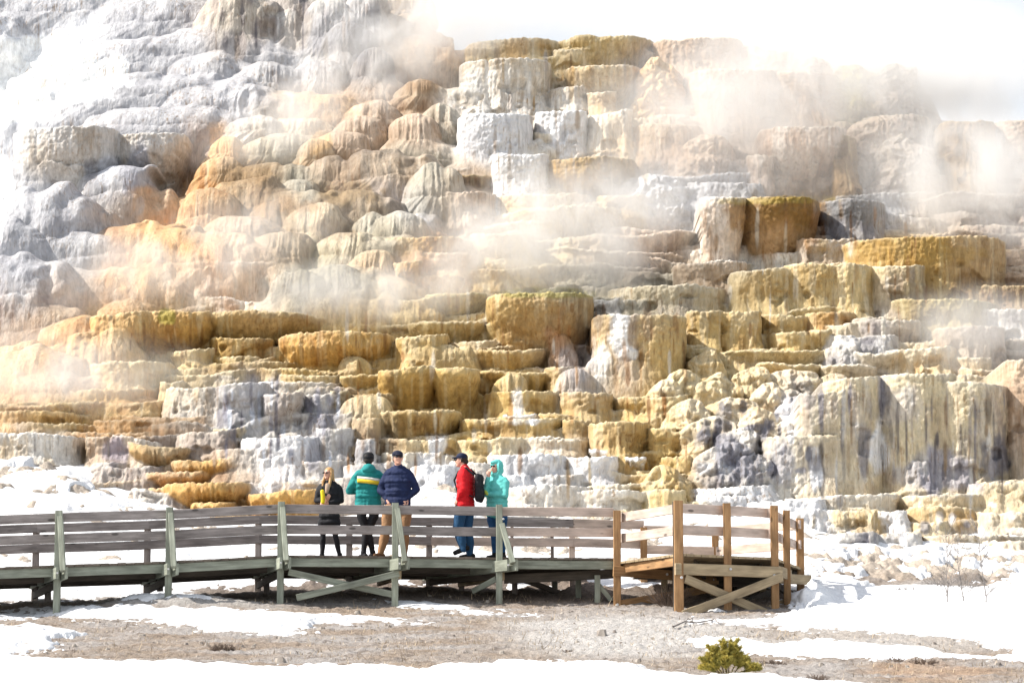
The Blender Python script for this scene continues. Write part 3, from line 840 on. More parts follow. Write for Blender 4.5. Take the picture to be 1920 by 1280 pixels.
def build_ground():
    gx = np.concatenate([np.linspace(-60, -13.2, 40), np.linspace(-13, 13, 900), np.linspace(13.2, 60, 40)])
    gy = np.concatenate([np.linspace(-12, 30, 60), np.linspace(30.1, 60, 760), np.linspace(60.5, 75, 12)])
    X, Y = np.meshgrid(gx, gy); Z = gz(X, Y)
    sd = snow_depth(X, Y, Z)
    vis = sst(20, 34, Y)
    px, py = to_px(X, Y, Z)
    rough = .05 * (fbm(X * 2.2, Y * 2.2, 61, 4) - .5) + .06 * (fbm(X * 9, Y * 6, 62, 3) - .5) + .025 * (vn(X * 28, Y * 22, 63) - .5)
    wv = 2.2 * (fbm(X * 1.1, Y * 1.1, 69, 3) - .5); lump = sst(49, 52, Y) * (.16 * (cell(X * 1.9 + wv, Y * 1.2 - wv, 64) - .4) - .38 * (fbm(X * 2.3, Y * 1.8, 70, 5) - .5))
    Zg = Z + rough * vis - lump
    tan = np.array([.31, .25, .20]); grey = np.array([.38, .35, .33]); pale = np.array([.52, .50, .48]); red = np.array([.42, .26, .15]); dark = np.array([.15, .12, .10])
    C = np.broadcast_to(tan, X.shape + (3,)).copy()
    def mixc(c, w):
        nonlocal C
        w = np.clip(w, 0, 1)[..., None]; C = C * (1 - w) + c * w
    nA = fbm(X * .8, Y * 1.5, 65, 4) - .5; nB = fbm(X * 5, Y * 9, 66, 4) - .5
    mixc(grey, .5 + 3 * nA); mixc(dark, sst(.1, .3, nB) * .65)
    mixc(pale, sst(1.2, .6, np.sqrt(((px - 1180) / 230) ** 2 + ((py - 1190) / 45) ** 2) + nA) * .85)
    mixc(pale, sst(1.2, .6, np.sqrt(((px - 1700) / 260) ** 2 + ((py - 1195) / 30) ** 2) + nA) * .5)
    mixc(pale * .85, sst(1.2, .5, np.sqrt(((px - 420) / 300) ** 2 + ((py - 1118) / 20) ** 2) + nA) * .8)
    mixc(red * .9 + .05, sst(1.1, .5, np.sqrt(((px - 1740) / 130) ** 2 + ((py - 1258) / 20) ** 2) + nA) * .45)
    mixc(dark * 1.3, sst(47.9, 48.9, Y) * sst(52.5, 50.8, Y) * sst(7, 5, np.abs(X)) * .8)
    mixc(np.array([.50, .43, .36]), sst(51, 53, Y))
    o = np_mesh('ground', np.stack([X, Y, Zg], -1).reshape(-1, 3), grid_faces(X.shape), M_SOIL, C.reshape(-1, 3))
    tag(o, 'gravelly ground of matted dry grass and pale soil between snow patches', kind='structure')
    Zs = Z + sd + .5 * rough * vis * sst(0, -.05, -sd) * 0
    Zs = Zs + np.where(sd > 0, (.05 + .10 * sst(50, 53, Y)) * (fbm(X * 1.6, Y * 2.0, 67, 4) - .5) * 1.5 + .016 * (fbm(X * 14, Y * 12, 68, 3) - .5), 0)
    for (mx, my, mh, mr) in [(5.05, 47.7, .42, .42), (5.3, 48.4, .2, .8), (6.2, 47.2, .16, .5), (6.0, 47.6, .1, .3), (3.4, 46.8, .1, .3)]:
        rr = np.hypot(X - mx + .2 * (nB), (Y - my) * .8)
        Zs = Zs + mh * np.clip(1 - rr / mr, 0, 1) ** 1.2 * (1 + 1.2 * nB)
    keep = (Zs > Zg - .04)
    q = keep[:-1, :-1] | keep[1:, :-1] | keep[:-1, 1:] | keep[1:, 1:]
    fc = grid_faces(X.shape)[q.ravel()]
    o = np_mesh('snow', np.stack([X, Y, Zs], -1).reshape(-1, 3), fc, M_SNOW)
    tag(o, 'old snow lying in patches and as a broad field below the terraces', kind='structure')
def grid_faces(sh):
    i = np.arange(sh[0] * sh[1]).reshape(sh)
    return np.stack([i[:-1, :-1].ravel(), i[:-1, 1:].ravel(), i[1:, 1:].ravel(), i[1:, :-1].ravel()], 1)
M_SOIL = tint_mat('soil', rough=.95, amp=.32, sc1=22, bump=.05, stretch=(1, 1, 1), spec=.1)
M_SNOW = mat('snow', (.80, .81, .83), rough=.6, noise=3, color2=(.70, .71, .73), bump=(14, .7, .05), spec=.3)
build_ground()

# ---------------------------------------------------------------- timber
def wood(name, c1, c2, rough=.75, knots=True, var=.12):
    m = bpy.data.materials.new(name); m.use_nodes = True; t = NT(m)
    b = m.node_tree.nodes['Principled BSDF']; b.inputs['Roughness'].default_value = rough; b.inputs['Specular IOR Level'].default_value = .25
    tc = t.new('ShaderNodeTexCoord'); oi = t.new('ShaderNodeObjectInfo')
    ad = t.new('ShaderNodeVectorMath', operation='ADD'); sc_ = t.new('ShaderNodeVectorMath', operation='SCALE'); sc_.inputs['Scale'].default_value = 40
    cmb = t.new('ShaderNodeCombineXYZ'); t.ln(oi.outputs['Random'], cmb.inputs[0]); t.ln(oi.outputs['Random'], cmb.inputs[1]); t.ln(cmb.outputs[0], sc_.inputs[0])
    t.ln(tc.outputs['Object'], ad.inputs[0]); t.ln(sc_.outputs[0], ad.inputs[1])
    mp = t.new('ShaderNodeMapping'); mp.inputs['Scale'].default_value = (.9, 14, 14); t.ln(ad.outputs[0], mp.inputs[0])
    nz = t.new('ShaderNodeTexNoise', Scale=2.2, Detail=7.0, Roughness=.65, Distortion=.4); t.ln(mp.outputs[0], nz.inputs['Vector'])
    mp2 = t.new('ShaderNodeMapping'); mp2.inputs['Scale'].default_value = (1.6, 5, 5); t.ln(ad.outputs[0], mp2.inputs[0])
    n2 = t.new('ShaderNodeTexNoise', Scale=1.6, Detail=4.0); t.ln(mp2.outputs[0], n2.inputs['Vector'])
    mr = t.new('ShaderNodeMapRange'); mr.inputs[1].default_value = .33; mr.inputs[2].default_value = .68; t.ln(nz.outputs[0], mr.inputs[0])
    mx = t.new('ShaderNodeMix', data_type='RGBA'); mx.inputs[6].default_value = (*c1, 1); mx.inputs[7].default_value = (*c2, 1); t.ln(mr.outputs[0], mx.inputs[0])
    mr2 = t.new('ShaderNodeMapRange'); mr2.inputs[1].default_value = .3; mr2.inputs[2].default_value = .7; mr2.inputs[3].default_value = .7; mr2.inputs[4].default_value = 1.25; t.ln(n2.outputs[0], mr2.inputs[0])
    mr3 = t.new('ShaderNodeMapRange'); mr3.inputs[3].default_value = 1 - var; mr3.inputs[4].default_value = 1 + var; t.ln(oi.outputs['Random'], mr3.inputs[0])
    mm = t.new('ShaderNodeMath', operation='MULTIPLY'); t.ln(mr2.outputs[0], mm.inputs[0]); t.ln(mr3.outputs[0], mm.inputs[1])
    mu = t.new('ShaderNodeVectorMath', operation='SCALE'); t.ln(mx.outputs[2], mu.inputs[0]); t.ln(mm.outputs[0], mu.inputs['Scale'])
    last = mu.outputs[0]
    if knots:
        vo = t.new('ShaderNodeTexVoronoi', Scale=1.0); mp3 = t.new('ShaderNodeMapping'); mp3.inputs['Scale'].default_value = (2.2, 6, 6); t.ln(ad.outputs[0], mp3.inputs[0]); t.ln(mp3.outputs[0], vo.inputs['Vector'])
        kr = t.new('ShaderNodeMapRange'); kr.inputs[1].default_value = .10; kr.inputs[2].default_value = .16; kr.inputs[3].default_value = .35; kr.inputs[4].default_value = 1; t.ln(vo.outputs['Distance'], kr.inputs[0])
        k2 = t.new('ShaderNodeVectorMath', operation='SCALE'); t.ln(last, k2.inputs[0]); t.ln(kr.outputs[0], k2.inputs['Scale']); last = k2.outputs[0]
    t.ln(last, b.inputs['Base Color'])
    bp = t.new('ShaderNodeBump', Strength=.6, Distance=.006); t.ln(nz.outputs[0], bp.inputs['Height']); t.ln(bp.outputs[0], b.inputs['Normal'])
    return m
W_GREY = wood('weathered_grey_timber', (.33, .295, .28), (.19, .165, .155))
W_PINK = wood('newer_pinkish_timber', (.60, .49, .42), (.48, .38, .32), var=.08)
W_GREEN = wood('faded_green_timber', (.30, .325, .265), (.19, .20, .16), knots=False)
W_ORNG = wood('new_orange_timber', (.40, .24, .115), (.24, .13, .06), var=.1)
W_TAN = wood('new_tan_timber', (.42, .33, .21), (.29, .22, .135), var=.1)
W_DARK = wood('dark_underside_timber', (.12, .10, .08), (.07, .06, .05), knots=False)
W_DECK = wood('worn_deck_timber', (.22, .18, .14), (.11, .09, .075), knots=False, var=.2)
M_BOLT = mat('galvanised_bolt', (.55, .55, .55), .4)
def bar(name, p0, p1, w, h, m, parent, roll_up=(0, 0, 1), extra=0.0):
    """a sawn timber from p0 to p1 (centre line), w wide, h deep, corners eased, grain along it"""
    p0 = Vector(p0); p1 = Vector(p1); d = p1 - p0; L = d.length + extra; x = d.normalized()
    up = Vector(roll_up); y = up.cross(x).normalized(); z = x.cross(y)
    M = Matrix((x, y, z)).transposed().to_4x4(); M.translation = (p0 + p1) / 2
    bm = bmesh.new(); n = max(2, int(L / .35)); c = min(.008, w * .15, h * .15)
    prof = [(-w / 2 + c, -h / 2), (w / 2 - c, -h / 2), (w / 2, -h / 2 + c), (w / 2, h / 2 - c), (w / 2 - c, h / 2), (-w / 2 + c, h / 2), (-w / 2, h / 2 - c), (-w / 2, -h / 2 + c)]
    rr = random.Random(int((p0.x * 91 + p0.z * 37 + p1.x * 13) * 100)); rings = []
    bow = rr.uniform(-.006, .006)
    for i in range(n + 1):
        u = i / n; xx = -L / 2 + L * u; dz = bow * 4 * u * (1 - u) + rr.uniform(-.0012, .0012); dy = rr.uniform(-.001, .001)
        rings.append([bm.verts.new((xx, a + dy, b + dz)) for a, b in prof])
    for i in range(n):
        for k in range(8): bm.faces.new((rings[i][k], rings[i][(k + 1) % 8], rings[i + 1][(k + 1) % 8], rings[i + 1][k]))
    bm.faces.new(rings[0][::-1]); bm.faces.new(rings[-1])
    bmesh.ops.recalc_face_normals(bm, faces=bm.faces)
    me = bpy.data.meshes.new(name); bm.to_mesh(me); bm.free(); me.materials.append(m)
    o = bpy.data.objects.new(name, me); col.objects.link(o)
    if parent: o.parent = parent; o.matrix_parent_inverse = Matrix.Translation(parent.location).inverted()
    o.matrix_world = M if not parent else M
    if parent: o.matrix_basis = M
    return o
def thing(name, loc, label, cat, group=None, rz=0):
    e = bpy.data.objects.new(name, None); col.objects.link(e); e.location = loc; e.rotation_euler = (0, 0, rz); e.empty_display_size = .2
    return tag(e, label, cat, group)
def bolt(p, n, parent, r=.014):
    bm = bmesh.new(); bmesh.ops.create_cone(bm, cap_ends=True, segments=8, radius1=r * 1.2, radius2=r, depth=.02)
    me = bpy.data.meshes.new('bolt'); bm.to_mesh(me); bm.free(); me.materials.append(M_BOLT)
    o = bpy.data.objects.new('bolt', me); col.objects.link(o)
    o.parent = parent; o.matrix_parent_inverse = Matrix.Translation(parent.location).inverted()
    M = Vector(n).to_track_quat('Z', 'Y').to_matrix().to_4x4(); M.translation = Vector(p); o.matrix_basis = M
FR = [(-330, 45.55, 4.83), (-105, 46.05, 4.95), (107, 46.6, 5.06), (315, 47.1, 5.16), (525, 47.6, 5.30), (738, 47.9, 5.31), (932, 48.2, 5.31), (1151, 48.42, 5.315)]
BK = [(-370, 47.6), (-145, 48.1), (68, 48.6), (277, 49.1), (485, 49.6), (657, 49.9), (808, 50.1), (1075, 50.5)]
front = [Vector((unproj(a, 1050, b)[0], b, c)) for a, b, c in FR]
back = [Vector((unproj(a, 1050, b)[0], b, FR[i][2])) for i, (a, b) in enumerate(BK)]
walk = thing('boardwalk', (front[4].x, 48.8, 4.7), 'long weathered timber boardwalk with grey rails and faded green posts', 'boardwalk')
def planks(name, f, k, m, parent, zt=.038, wdt=.14, over=.05):
    """deck boards laid across between a front and a back line, one mesh"""
    V = []; Fc = []; rr = random.Random(3)
    for i in range(len(f) - 1):
        n = max(1, int((f[i + 1] - f[i]).length / wdt))
        for j in range(n):
            u0 = (j + .03) / n; u1 = (j + .97) / n; dz = rr.uniform(-.006, .004); ex = rr.uniform(0, .02)
            a = f[i].lerp(f[i + 1], u0); b = f[i].lerp(f[i + 1], u1); c = k[i].lerp(k[i + 1], u1); d = k[i].lerp(k[i + 1], u0)
            ab = (a - d).normalized() * (over + ex); a = a + ab; b = b + ab
            base = len(V)
            for p in (a, b, c, d): V.append((p.x, p.y, p.z - zt))
            for p in (a, b, c, d): V.append((p.x, p.y, p.z + dz))
            for q in ((0, 3, 2, 1), (4, 5, 6, 7), (0, 1, 5, 4), (1, 2, 6, 5), (2, 3, 7, 6), (3, 0, 4, 7)): Fc.append([base + t for t in q])
    o = np_mesh(name, V, Fc, m, smooth=False)
    if parent: o.parent = parent; o.matrix_parent_inverse = Matrix.Translation(parent.location).inverted()
    return o
planks('deck', front, back, W_DECK, walk)
RT, RH = .86, .15
for i in range(len(front) - 1):
    a, b = front[i], front[i + 1]; c, d = back[i], back[i + 1]
    dn = Vector((0, 0, -1))
    for (hh) in (RT - RH / 2 - .005, RT - .35 - RH / 2):
        mt = W_PINK if i == 6 else W_GREY
        bar('rail', a + Vector((0, .0, hh)), b + Vector((0, 0, hh)), .04, RH, mt, walk, extra=.0)
        mt2 = W_PINK if i == 6 and hh < .5 else W_GREY
        bar('rail', c + Vector((0, .0, hh)), d + Vector((0, 0, hh)), .04, RH, mt2, walk)
    bar('fascia_board', a + Vector((0, -.01, -.115)), b + Vector((0, -.01, -.115)), .045, .15, W_GREEN, walk)
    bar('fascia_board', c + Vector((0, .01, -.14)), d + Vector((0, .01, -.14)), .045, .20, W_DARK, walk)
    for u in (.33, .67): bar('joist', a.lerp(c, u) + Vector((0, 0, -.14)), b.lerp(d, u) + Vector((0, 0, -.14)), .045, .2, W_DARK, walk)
for i in range(1, len(front)):
    a, c = front[i], back[i]; out = (a - c).normalized(); oh = Vector((out.x, out.y, 0)).normalized()
    g = gz1(a.x, a.y) - .15; gb = gz1(c.x, c.y) - .15
    last = i == len(front) - 1
    if not last: bar('post', (a.x + oh.x * .07, a.y + oh.y * .07, g), (a.x + oh.x * .07, a.y + oh.y * .07, a.z + RT + .03), .10, .11, W_GREEN, walk, roll_up=(1, 0, 0))
    bar('post', (c.x - oh.x * .07, c.y - oh.y * .07, gb), (c.x - oh.x * .07, c.y - oh.y * .07, c.z + RT - .05), .10, .11, W_GREY if i < 7 else W_PINK, walk, roll_up=(1, 0, 0))
    e = a + oh * .50 + Vector((0, 0, -.13))
    if not last:
        for sx in (-.075, .075):
            s_ = Vector((sx, 0, 0)); bar('cross_beam', c + s_ + Vector((0, 0, -.16)) - oh * .1, e + s_ + Vector((0, 0, -.03)), .045, .19, W_GREEN, walk)
        bar('brace', a + oh * .14 + Vector((.01, 0, RT - .08 if i != 6 else .55)), e - oh * .02 + Vector((0.02, 0, .0)), .10, .09, W_GREEN, walk, roll_up=(1, 0, 0))
        bolt(e + Vector((-.075, 0, -.03)) + oh * .012, oh, walk); bolt(a + oh * .19 + Vector((.01, 0, RT - .22)), oh, walk)
        bar('brace', (c.x, c.y - .15, gb + .25), a + Vector((0, .3, -.28)), .04, .12, W_DARK, walk)
# crossed braces below the deck
def fp(px, py, Y): return P(px, py, Y)
bar('cross_brace', fp(541, 1072, 47.5), fp(736, 1114, 47.82), .035, .11, W_GREEN, walk)
bar('cross_brace', fp(556, 1120, 47.4), fp(748, 1074, 47.72), .035, .11, W_GREEN, walk)
bar('cross_brace', fp(886, 1108, 48.6), fp(930, 1085, 48.3), .035, .10, W_GREEN, walk)
bar('post', fp(866, 1118, 50.0), fp(866, 1072, 50.0), .1, .1, W_GREY, walk, roll_up=(1, 0, 0))
for x_, y_, z_ in ((500, 1108, 49.4), (300, 1100, 48.9), (90, 1118, 48.3), (655, 1100, 49.5), (1040, 1120, 50.2), (1085, 1124, 49.2), (965, 1120, 49.6)):
    bar('post', fp(x_, y_ + 8, z_), fp(x_, 1072, z_), .10, .10, W_GREY if x_ < 1000 else W_GREEN, walk, roll_up=(1, 0, 0))
bar('post', fp(1120, 1140, 48.5), fp(1120, 1078, 48.5), .10, .10, W_GREEN, walk, roll_up=(1, 0, 0))
bar('cross_beam', fp(945, 1085, 48.6), fp(1150, 1075, 48.7), .05, .16, W_DARK, walk)
bar('cross_brace', fp(965, 1080, 48.6), fp(1050, 1112, 49.8), .04, .10, W_DARK, walk)
bar('cross_brace', fp(1122, 1095, 48.5), fp(1146, 1125, 48.5), .04, .08, W_GREEN, walk)
for i in (5, 6): bar('cross_beam', front[i] + Vector((.1, .1, -.30)), back[i] + Vector((.5, -.1, -.30)), .06, .16, W_TAN, walk)

# ---------------------------------------------------------------- viewing platform of newer timber
PD = 5.25
def pt(px, Y, z): return Vector((unproj(px, 1000, Y)[0], Y, z))
A = pt(1157, 48.38, PD); B = pt(1272, 46.6, PD); C_ = pt(1452, 47.5, PD); D_ = pt(1500, 49.8, PD); E_ = pt(1341, 51.3, PD); G_ = pt(1207, 50.9, PD)
plat = thing('viewing_platform', (C_.x - .9, 48.8, 4.3), 'angular viewing platform of new orange timber with crossed braces at the boardwalk end', 'viewing platform')
T0 = 6.115
def post(px, Y, pyb, m, top=T0, w=.125):
    p = pt(px, Y, top); g = min(P(px, pyb, Y).z, gz1(p.x, p.y)) - .06
    bar('post', (p.x, p.y, g), (p.x, p.y, top), w, w, m, plat, roll_up=(1, 0, 0))
post(1157, 48.3, 1146, W_ORNG); post(1272, 46.6, 1160, W_ORNG, w=.15); post(1363, 47.02, 1160, W_ORNG); post(1452, 47.45, 1163, W_ORNG); post(1475, 48.3, 1155, W_ORNG, w=.115); post(1500, 49.8, 1128, W_ORNG, w=.13)
post(1341, 51.25, 1090, W_ORNG, top=PD + .8, w=.12); post(1207, 50.85, 1090, W_ORNG, top=PD + .8, w=.12); post(1265, 46.75, 1160, W_DARK, w=.07)
planks('deck', [A, B, C_, D_], [A.lerp(G_, .98), G_.lerp(B, .12), E_.lerp(C_, .12), E_], W_TAN, plat, zt=.04, over=.02)
def rails(p, q, zs, m, off=(0, 0)):
    for z in zs: bar('rail', (p.x + off[0], p.y + off[1], z), (q.x + off[0], q.y + off[1], z), .04, .155, m, plat)
RZ = (6.005, 5.655)
rails(A, B, RZ, W_PINK, (.05, .09)); rails(B, C_, RZ, W_PINK, (-.03, .085)); rails(C_, D_, RZ, W_PINK, (-.085, .0)); rails(D_, E_, RZ, W_PINK, (0, -.08)); rails(E_, G_, RZ, W_PINK, (0, -.08))
rails(back[7], G_, (5.315 + RT - RH / 2, 5.315 + .51 - RH / 2), W_PINK)
def beam(nm, p, q, w, h, m=W_TAN): return bar(nm, p, q, w, h, m, plat)
beam('fascia_board', A + Vector((0.06, 0.05, -.12)), B + Vector((-.02, .1, -.12)), .045, .15, W_ORNG)
beam('beam', fp(1150, 1070, 48.2), fp(1268, 1079, 48.6), .05, .17, W_ORNG); beam('beam', fp(1265, 1078, 48.5), fp(1346, 1086, 49.2), .05, .17, W_ORNG)
beam('beam', fp(1266, 1066, 46.5), fp(1466, 1073, 47.42), .05, .19); beam('beam', fp(1456, 1070, 47.5), fp(1482, 1078, 48.6), .05, .19)
beam('beam', fp(1448, 1083, 48.3), fp(1519, 1087, 49.6), .05, .17)
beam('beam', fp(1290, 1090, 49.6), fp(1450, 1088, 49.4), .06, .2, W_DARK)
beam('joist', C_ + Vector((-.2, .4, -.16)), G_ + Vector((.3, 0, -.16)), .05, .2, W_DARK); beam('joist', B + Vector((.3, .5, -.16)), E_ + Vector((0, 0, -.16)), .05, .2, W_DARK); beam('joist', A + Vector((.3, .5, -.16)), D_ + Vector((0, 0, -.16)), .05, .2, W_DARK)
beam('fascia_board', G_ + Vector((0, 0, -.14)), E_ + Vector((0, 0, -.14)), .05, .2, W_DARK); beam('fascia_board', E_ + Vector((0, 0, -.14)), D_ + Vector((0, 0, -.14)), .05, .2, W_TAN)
beam('cross_brace', fp(1281, 1158 - 6, 46.45), fp(1466, 1081, 47.36), .04, .145); beam('cross_brace', fp(1284, 1084, 46.58), fp(1452, 1156, 47.40), .04, .145)
beam('cross_brace', fp(1154, 1134, 48.25), fp(1330, 1102, 48.9), .04, .145, W_ORNG); beam('cross_brace', fp(1436, 1146, 47.9), fp(1520, 1108, 49.3), .04, .145)
beam('cross_brace', fp(1390, 1132, 48.6), fp(1475, 1100, 49.6), .04, .12, W_DARK); beam('cross_brace', fp(1460, 1098, 48.2), fp(1505, 1135, 49.6), .04, .12, W_DARK)
for x_, y_, z_ in ((1245, 1105, 49.2), (1338, 1120, 49.4), (1430, 1110, 49.8)): bar('post', fp(x_, y_ + 12, z_), fp(x_, 1072, z_), .11, .11, W_TAN, plat, roll_up=(1, 0, 0))
for x_, y_, z_ in ((1278, 1082, 46.45), (1370, 1119, 46.9), (1158, 1133, 48.2), (1251, 1116, 48.6), (1251, 1076, 48.45), (1337, 1100, 48.8), (1337, 1086, 49.1), (1506, 1115, 49.0), (1370, 1066, 46.9), (1452, 1078, 47.3)):
    bolt(fp(x_, y_, z_), (0, -1, 0), plat, .02)
# information panel standing beyond the rail
sg = thing('information_panel', P(995, 1040, 50.9), 'low slanted information panel seen edge on beyond the boardwalk rail', 'sign')
M_PAN = mat('dark_panel', (.02, .02, .025), .4)
bar('panel', P(948, 974, 50.9), P(1046, 977, 50.9), .55, .035, M_PAN, sg, roll_up=(0, -.25, 1))
for x_ in (960, 1035): bar('leg', P(x_, 978, 50.95), Vector((P(x_, 978, 50.95).x, 50.95, gz1(P(x_, 978, 50.95).x, 50.95) - .1)), .06, .06, W_GREY, sg, roll_up=(1, 0, 0))

# ---------------------------------------------------------------- people
def tubes_mesh(name, chains, vox, m, parent, smooth_it=4, noise=0.0, colors=None):
    """chains of (x, y, z, rx, ry): grown into rounded tapering limbs and fused into one continuous skin"""
    bm = bmesh.new(); NS = 14
    for ch in chains:
        pts = [Vector(c[:3]) for c in ch]; rings = []
        n = len(pts)
        if n == 1:
            c = ch[0]; r = c[3]; M = Matrix.Translation(pts[0]) @ Matrix.Diagonal((c[3], c[4], c[5] if len(c) > 5 else r, 1))
            bmesh.ops.create_uvsphere(bm, u_segments=16, v_segments=12, radius=1, matrix=M); continue
        tang = []
        for i in range(n):
            a = pts[max(0, i - 1)]; b = pts[min(n - 1, i + 1)]; tang.append((b - a).normalized())
        ref = Vector((0, 1, 0)) if abs(tang[0].y) < .9 else Vector((0, 0, 1))
        secs = []
        t0 = tang[0]; r0x, r0y = ch[0][3], ch[0][4]; t1 = tang[-1]; r1x, r1y = ch[-1][3], ch[-1][4]
        rm0 = min(r0x, r0y); rm1 = min(r1x, r1y)
        for k in (.0, .35, .7): secs.append((pts[0] - t0 * rm0 * (1 - k) * .95, t0, r0x * math.sqrt(1 - (1 - k) ** 2 + .02), r0y * math.sqrt(1 - (1 - k) ** 2 + .02)))
        for i in range(n): secs.append((pts[i], tang[i], ch[i][3], ch[i][4]))
        for k in (.7, .35, .0): secs.append((pts[-1] + t1 * rm1 * (1 - k) * .95, t1, r1x * math.sqrt(1 - (1 - k) ** 2 + .02), r1y * math.sqrt(1 - (1 - k) ** 2 + .02)))
        for (p, t, rx, ry) in secs:
            yv = (ref - t * ref.dot(t)).normalized(); xv = yv.cross(t).normalized()
            rings.append([bm.verts.new(p + xv * rx * math.cos(6.28318 * k / NS) + yv * ry * math.sin(6.28318 * k / NS)) for k in range(NS)])
        for i in range(len(rings) - 1):
            for k in range(NS): bm.faces.new((rings[i][k], rings[i][(k + 1) % NS], rings[i + 1][(k + 1) % NS], rings[i + 1][k]))
        bm.faces.new(rings[0][::-1]); bm.faces.new(rings[-1])
    bmesh.ops.recalc_face_normals(bm, faces=bm.faces)
    me = bpy.data.meshes.new(name + '_raw'); bm.to_mesh(me); bm.free()
    tmp = bpy.data.objects.new(name + '_raw', me); col.objects.link(tmp)
    md = tmp.modifiers.new('r', 'REMESH'); md.mode = 'VOXEL'; md.voxel_size = vox; md.use_smooth_shade = True
    ms = tmp.modifiers.new('s', 'SMOOTH'); ms.iterations = smooth_it; ms.factor = .5
    if noise:
        tx = bpy.data.textures.new('fold', 'CLOUDS'); tx.noise_scale = .09
        dm = tmp.modifiers.new('d', 'DISPLACE'); dm.texture = tx; dm.strength = noise; dm.mid_level = .5
    dg = bpy.context.evaluated_depsgraph_get(); nm = bpy.data.meshes.new_from_object(tmp.evaluated_get(dg)); nm.name = name
    bpy.data.objects.remove(tmp); bpy.data.meshes.remove(me)
    nm.materials.clear(); nm.materials.append(m)
    nm.polygons.foreach_set('use_smooth', np.ones(len(nm.polygons), bool))
    o = bpy.data.objects.new(name, nm); col.objects.link(o); o.parent = parent
    return o
def cloth(name, c, c2=None, rough=.8, quilt=None, wr=.5):
    m = mat(name, c, rough, noise=9, color2=c2 or [x * .78 for x in c], bump=(16, wr, .02))
    if quilt:
        t = NT(m); b = m.node_tree.nodes['Principled BSDF']
        tc = t.new('ShaderNodeTexCoord'); wv = t.new('ShaderNodeTexWave', Scale=quilt, Distortion=.6); wv.bands_direction = 'Z'; wv.wave_profile = 'SIN'
        t.ln(tc.outputs['Object'], wv.inputs['Vector']); bp = t.new('ShaderNodeBump', Strength=.7, Distance=.03); t.ln(wv.outputs[1], bp.inputs['Height'])
        old = b.inputs['Normal'].links[0].from_node; t.ln(old.outputs[0], bp.inputs['Normal']); t.ln(bp.outputs[0], b.inputs['Normal'])
    return m
M_SKIN = mat('skin', (.62, .36, .27), .5, noise=12, color2=(.55, .30, .22))
M_GLASS = mat('dark_lens', (.012, .012, .015), .15, spec=.6)
M_BLACK = cloth('black_cloth', (.014, .014, .017))
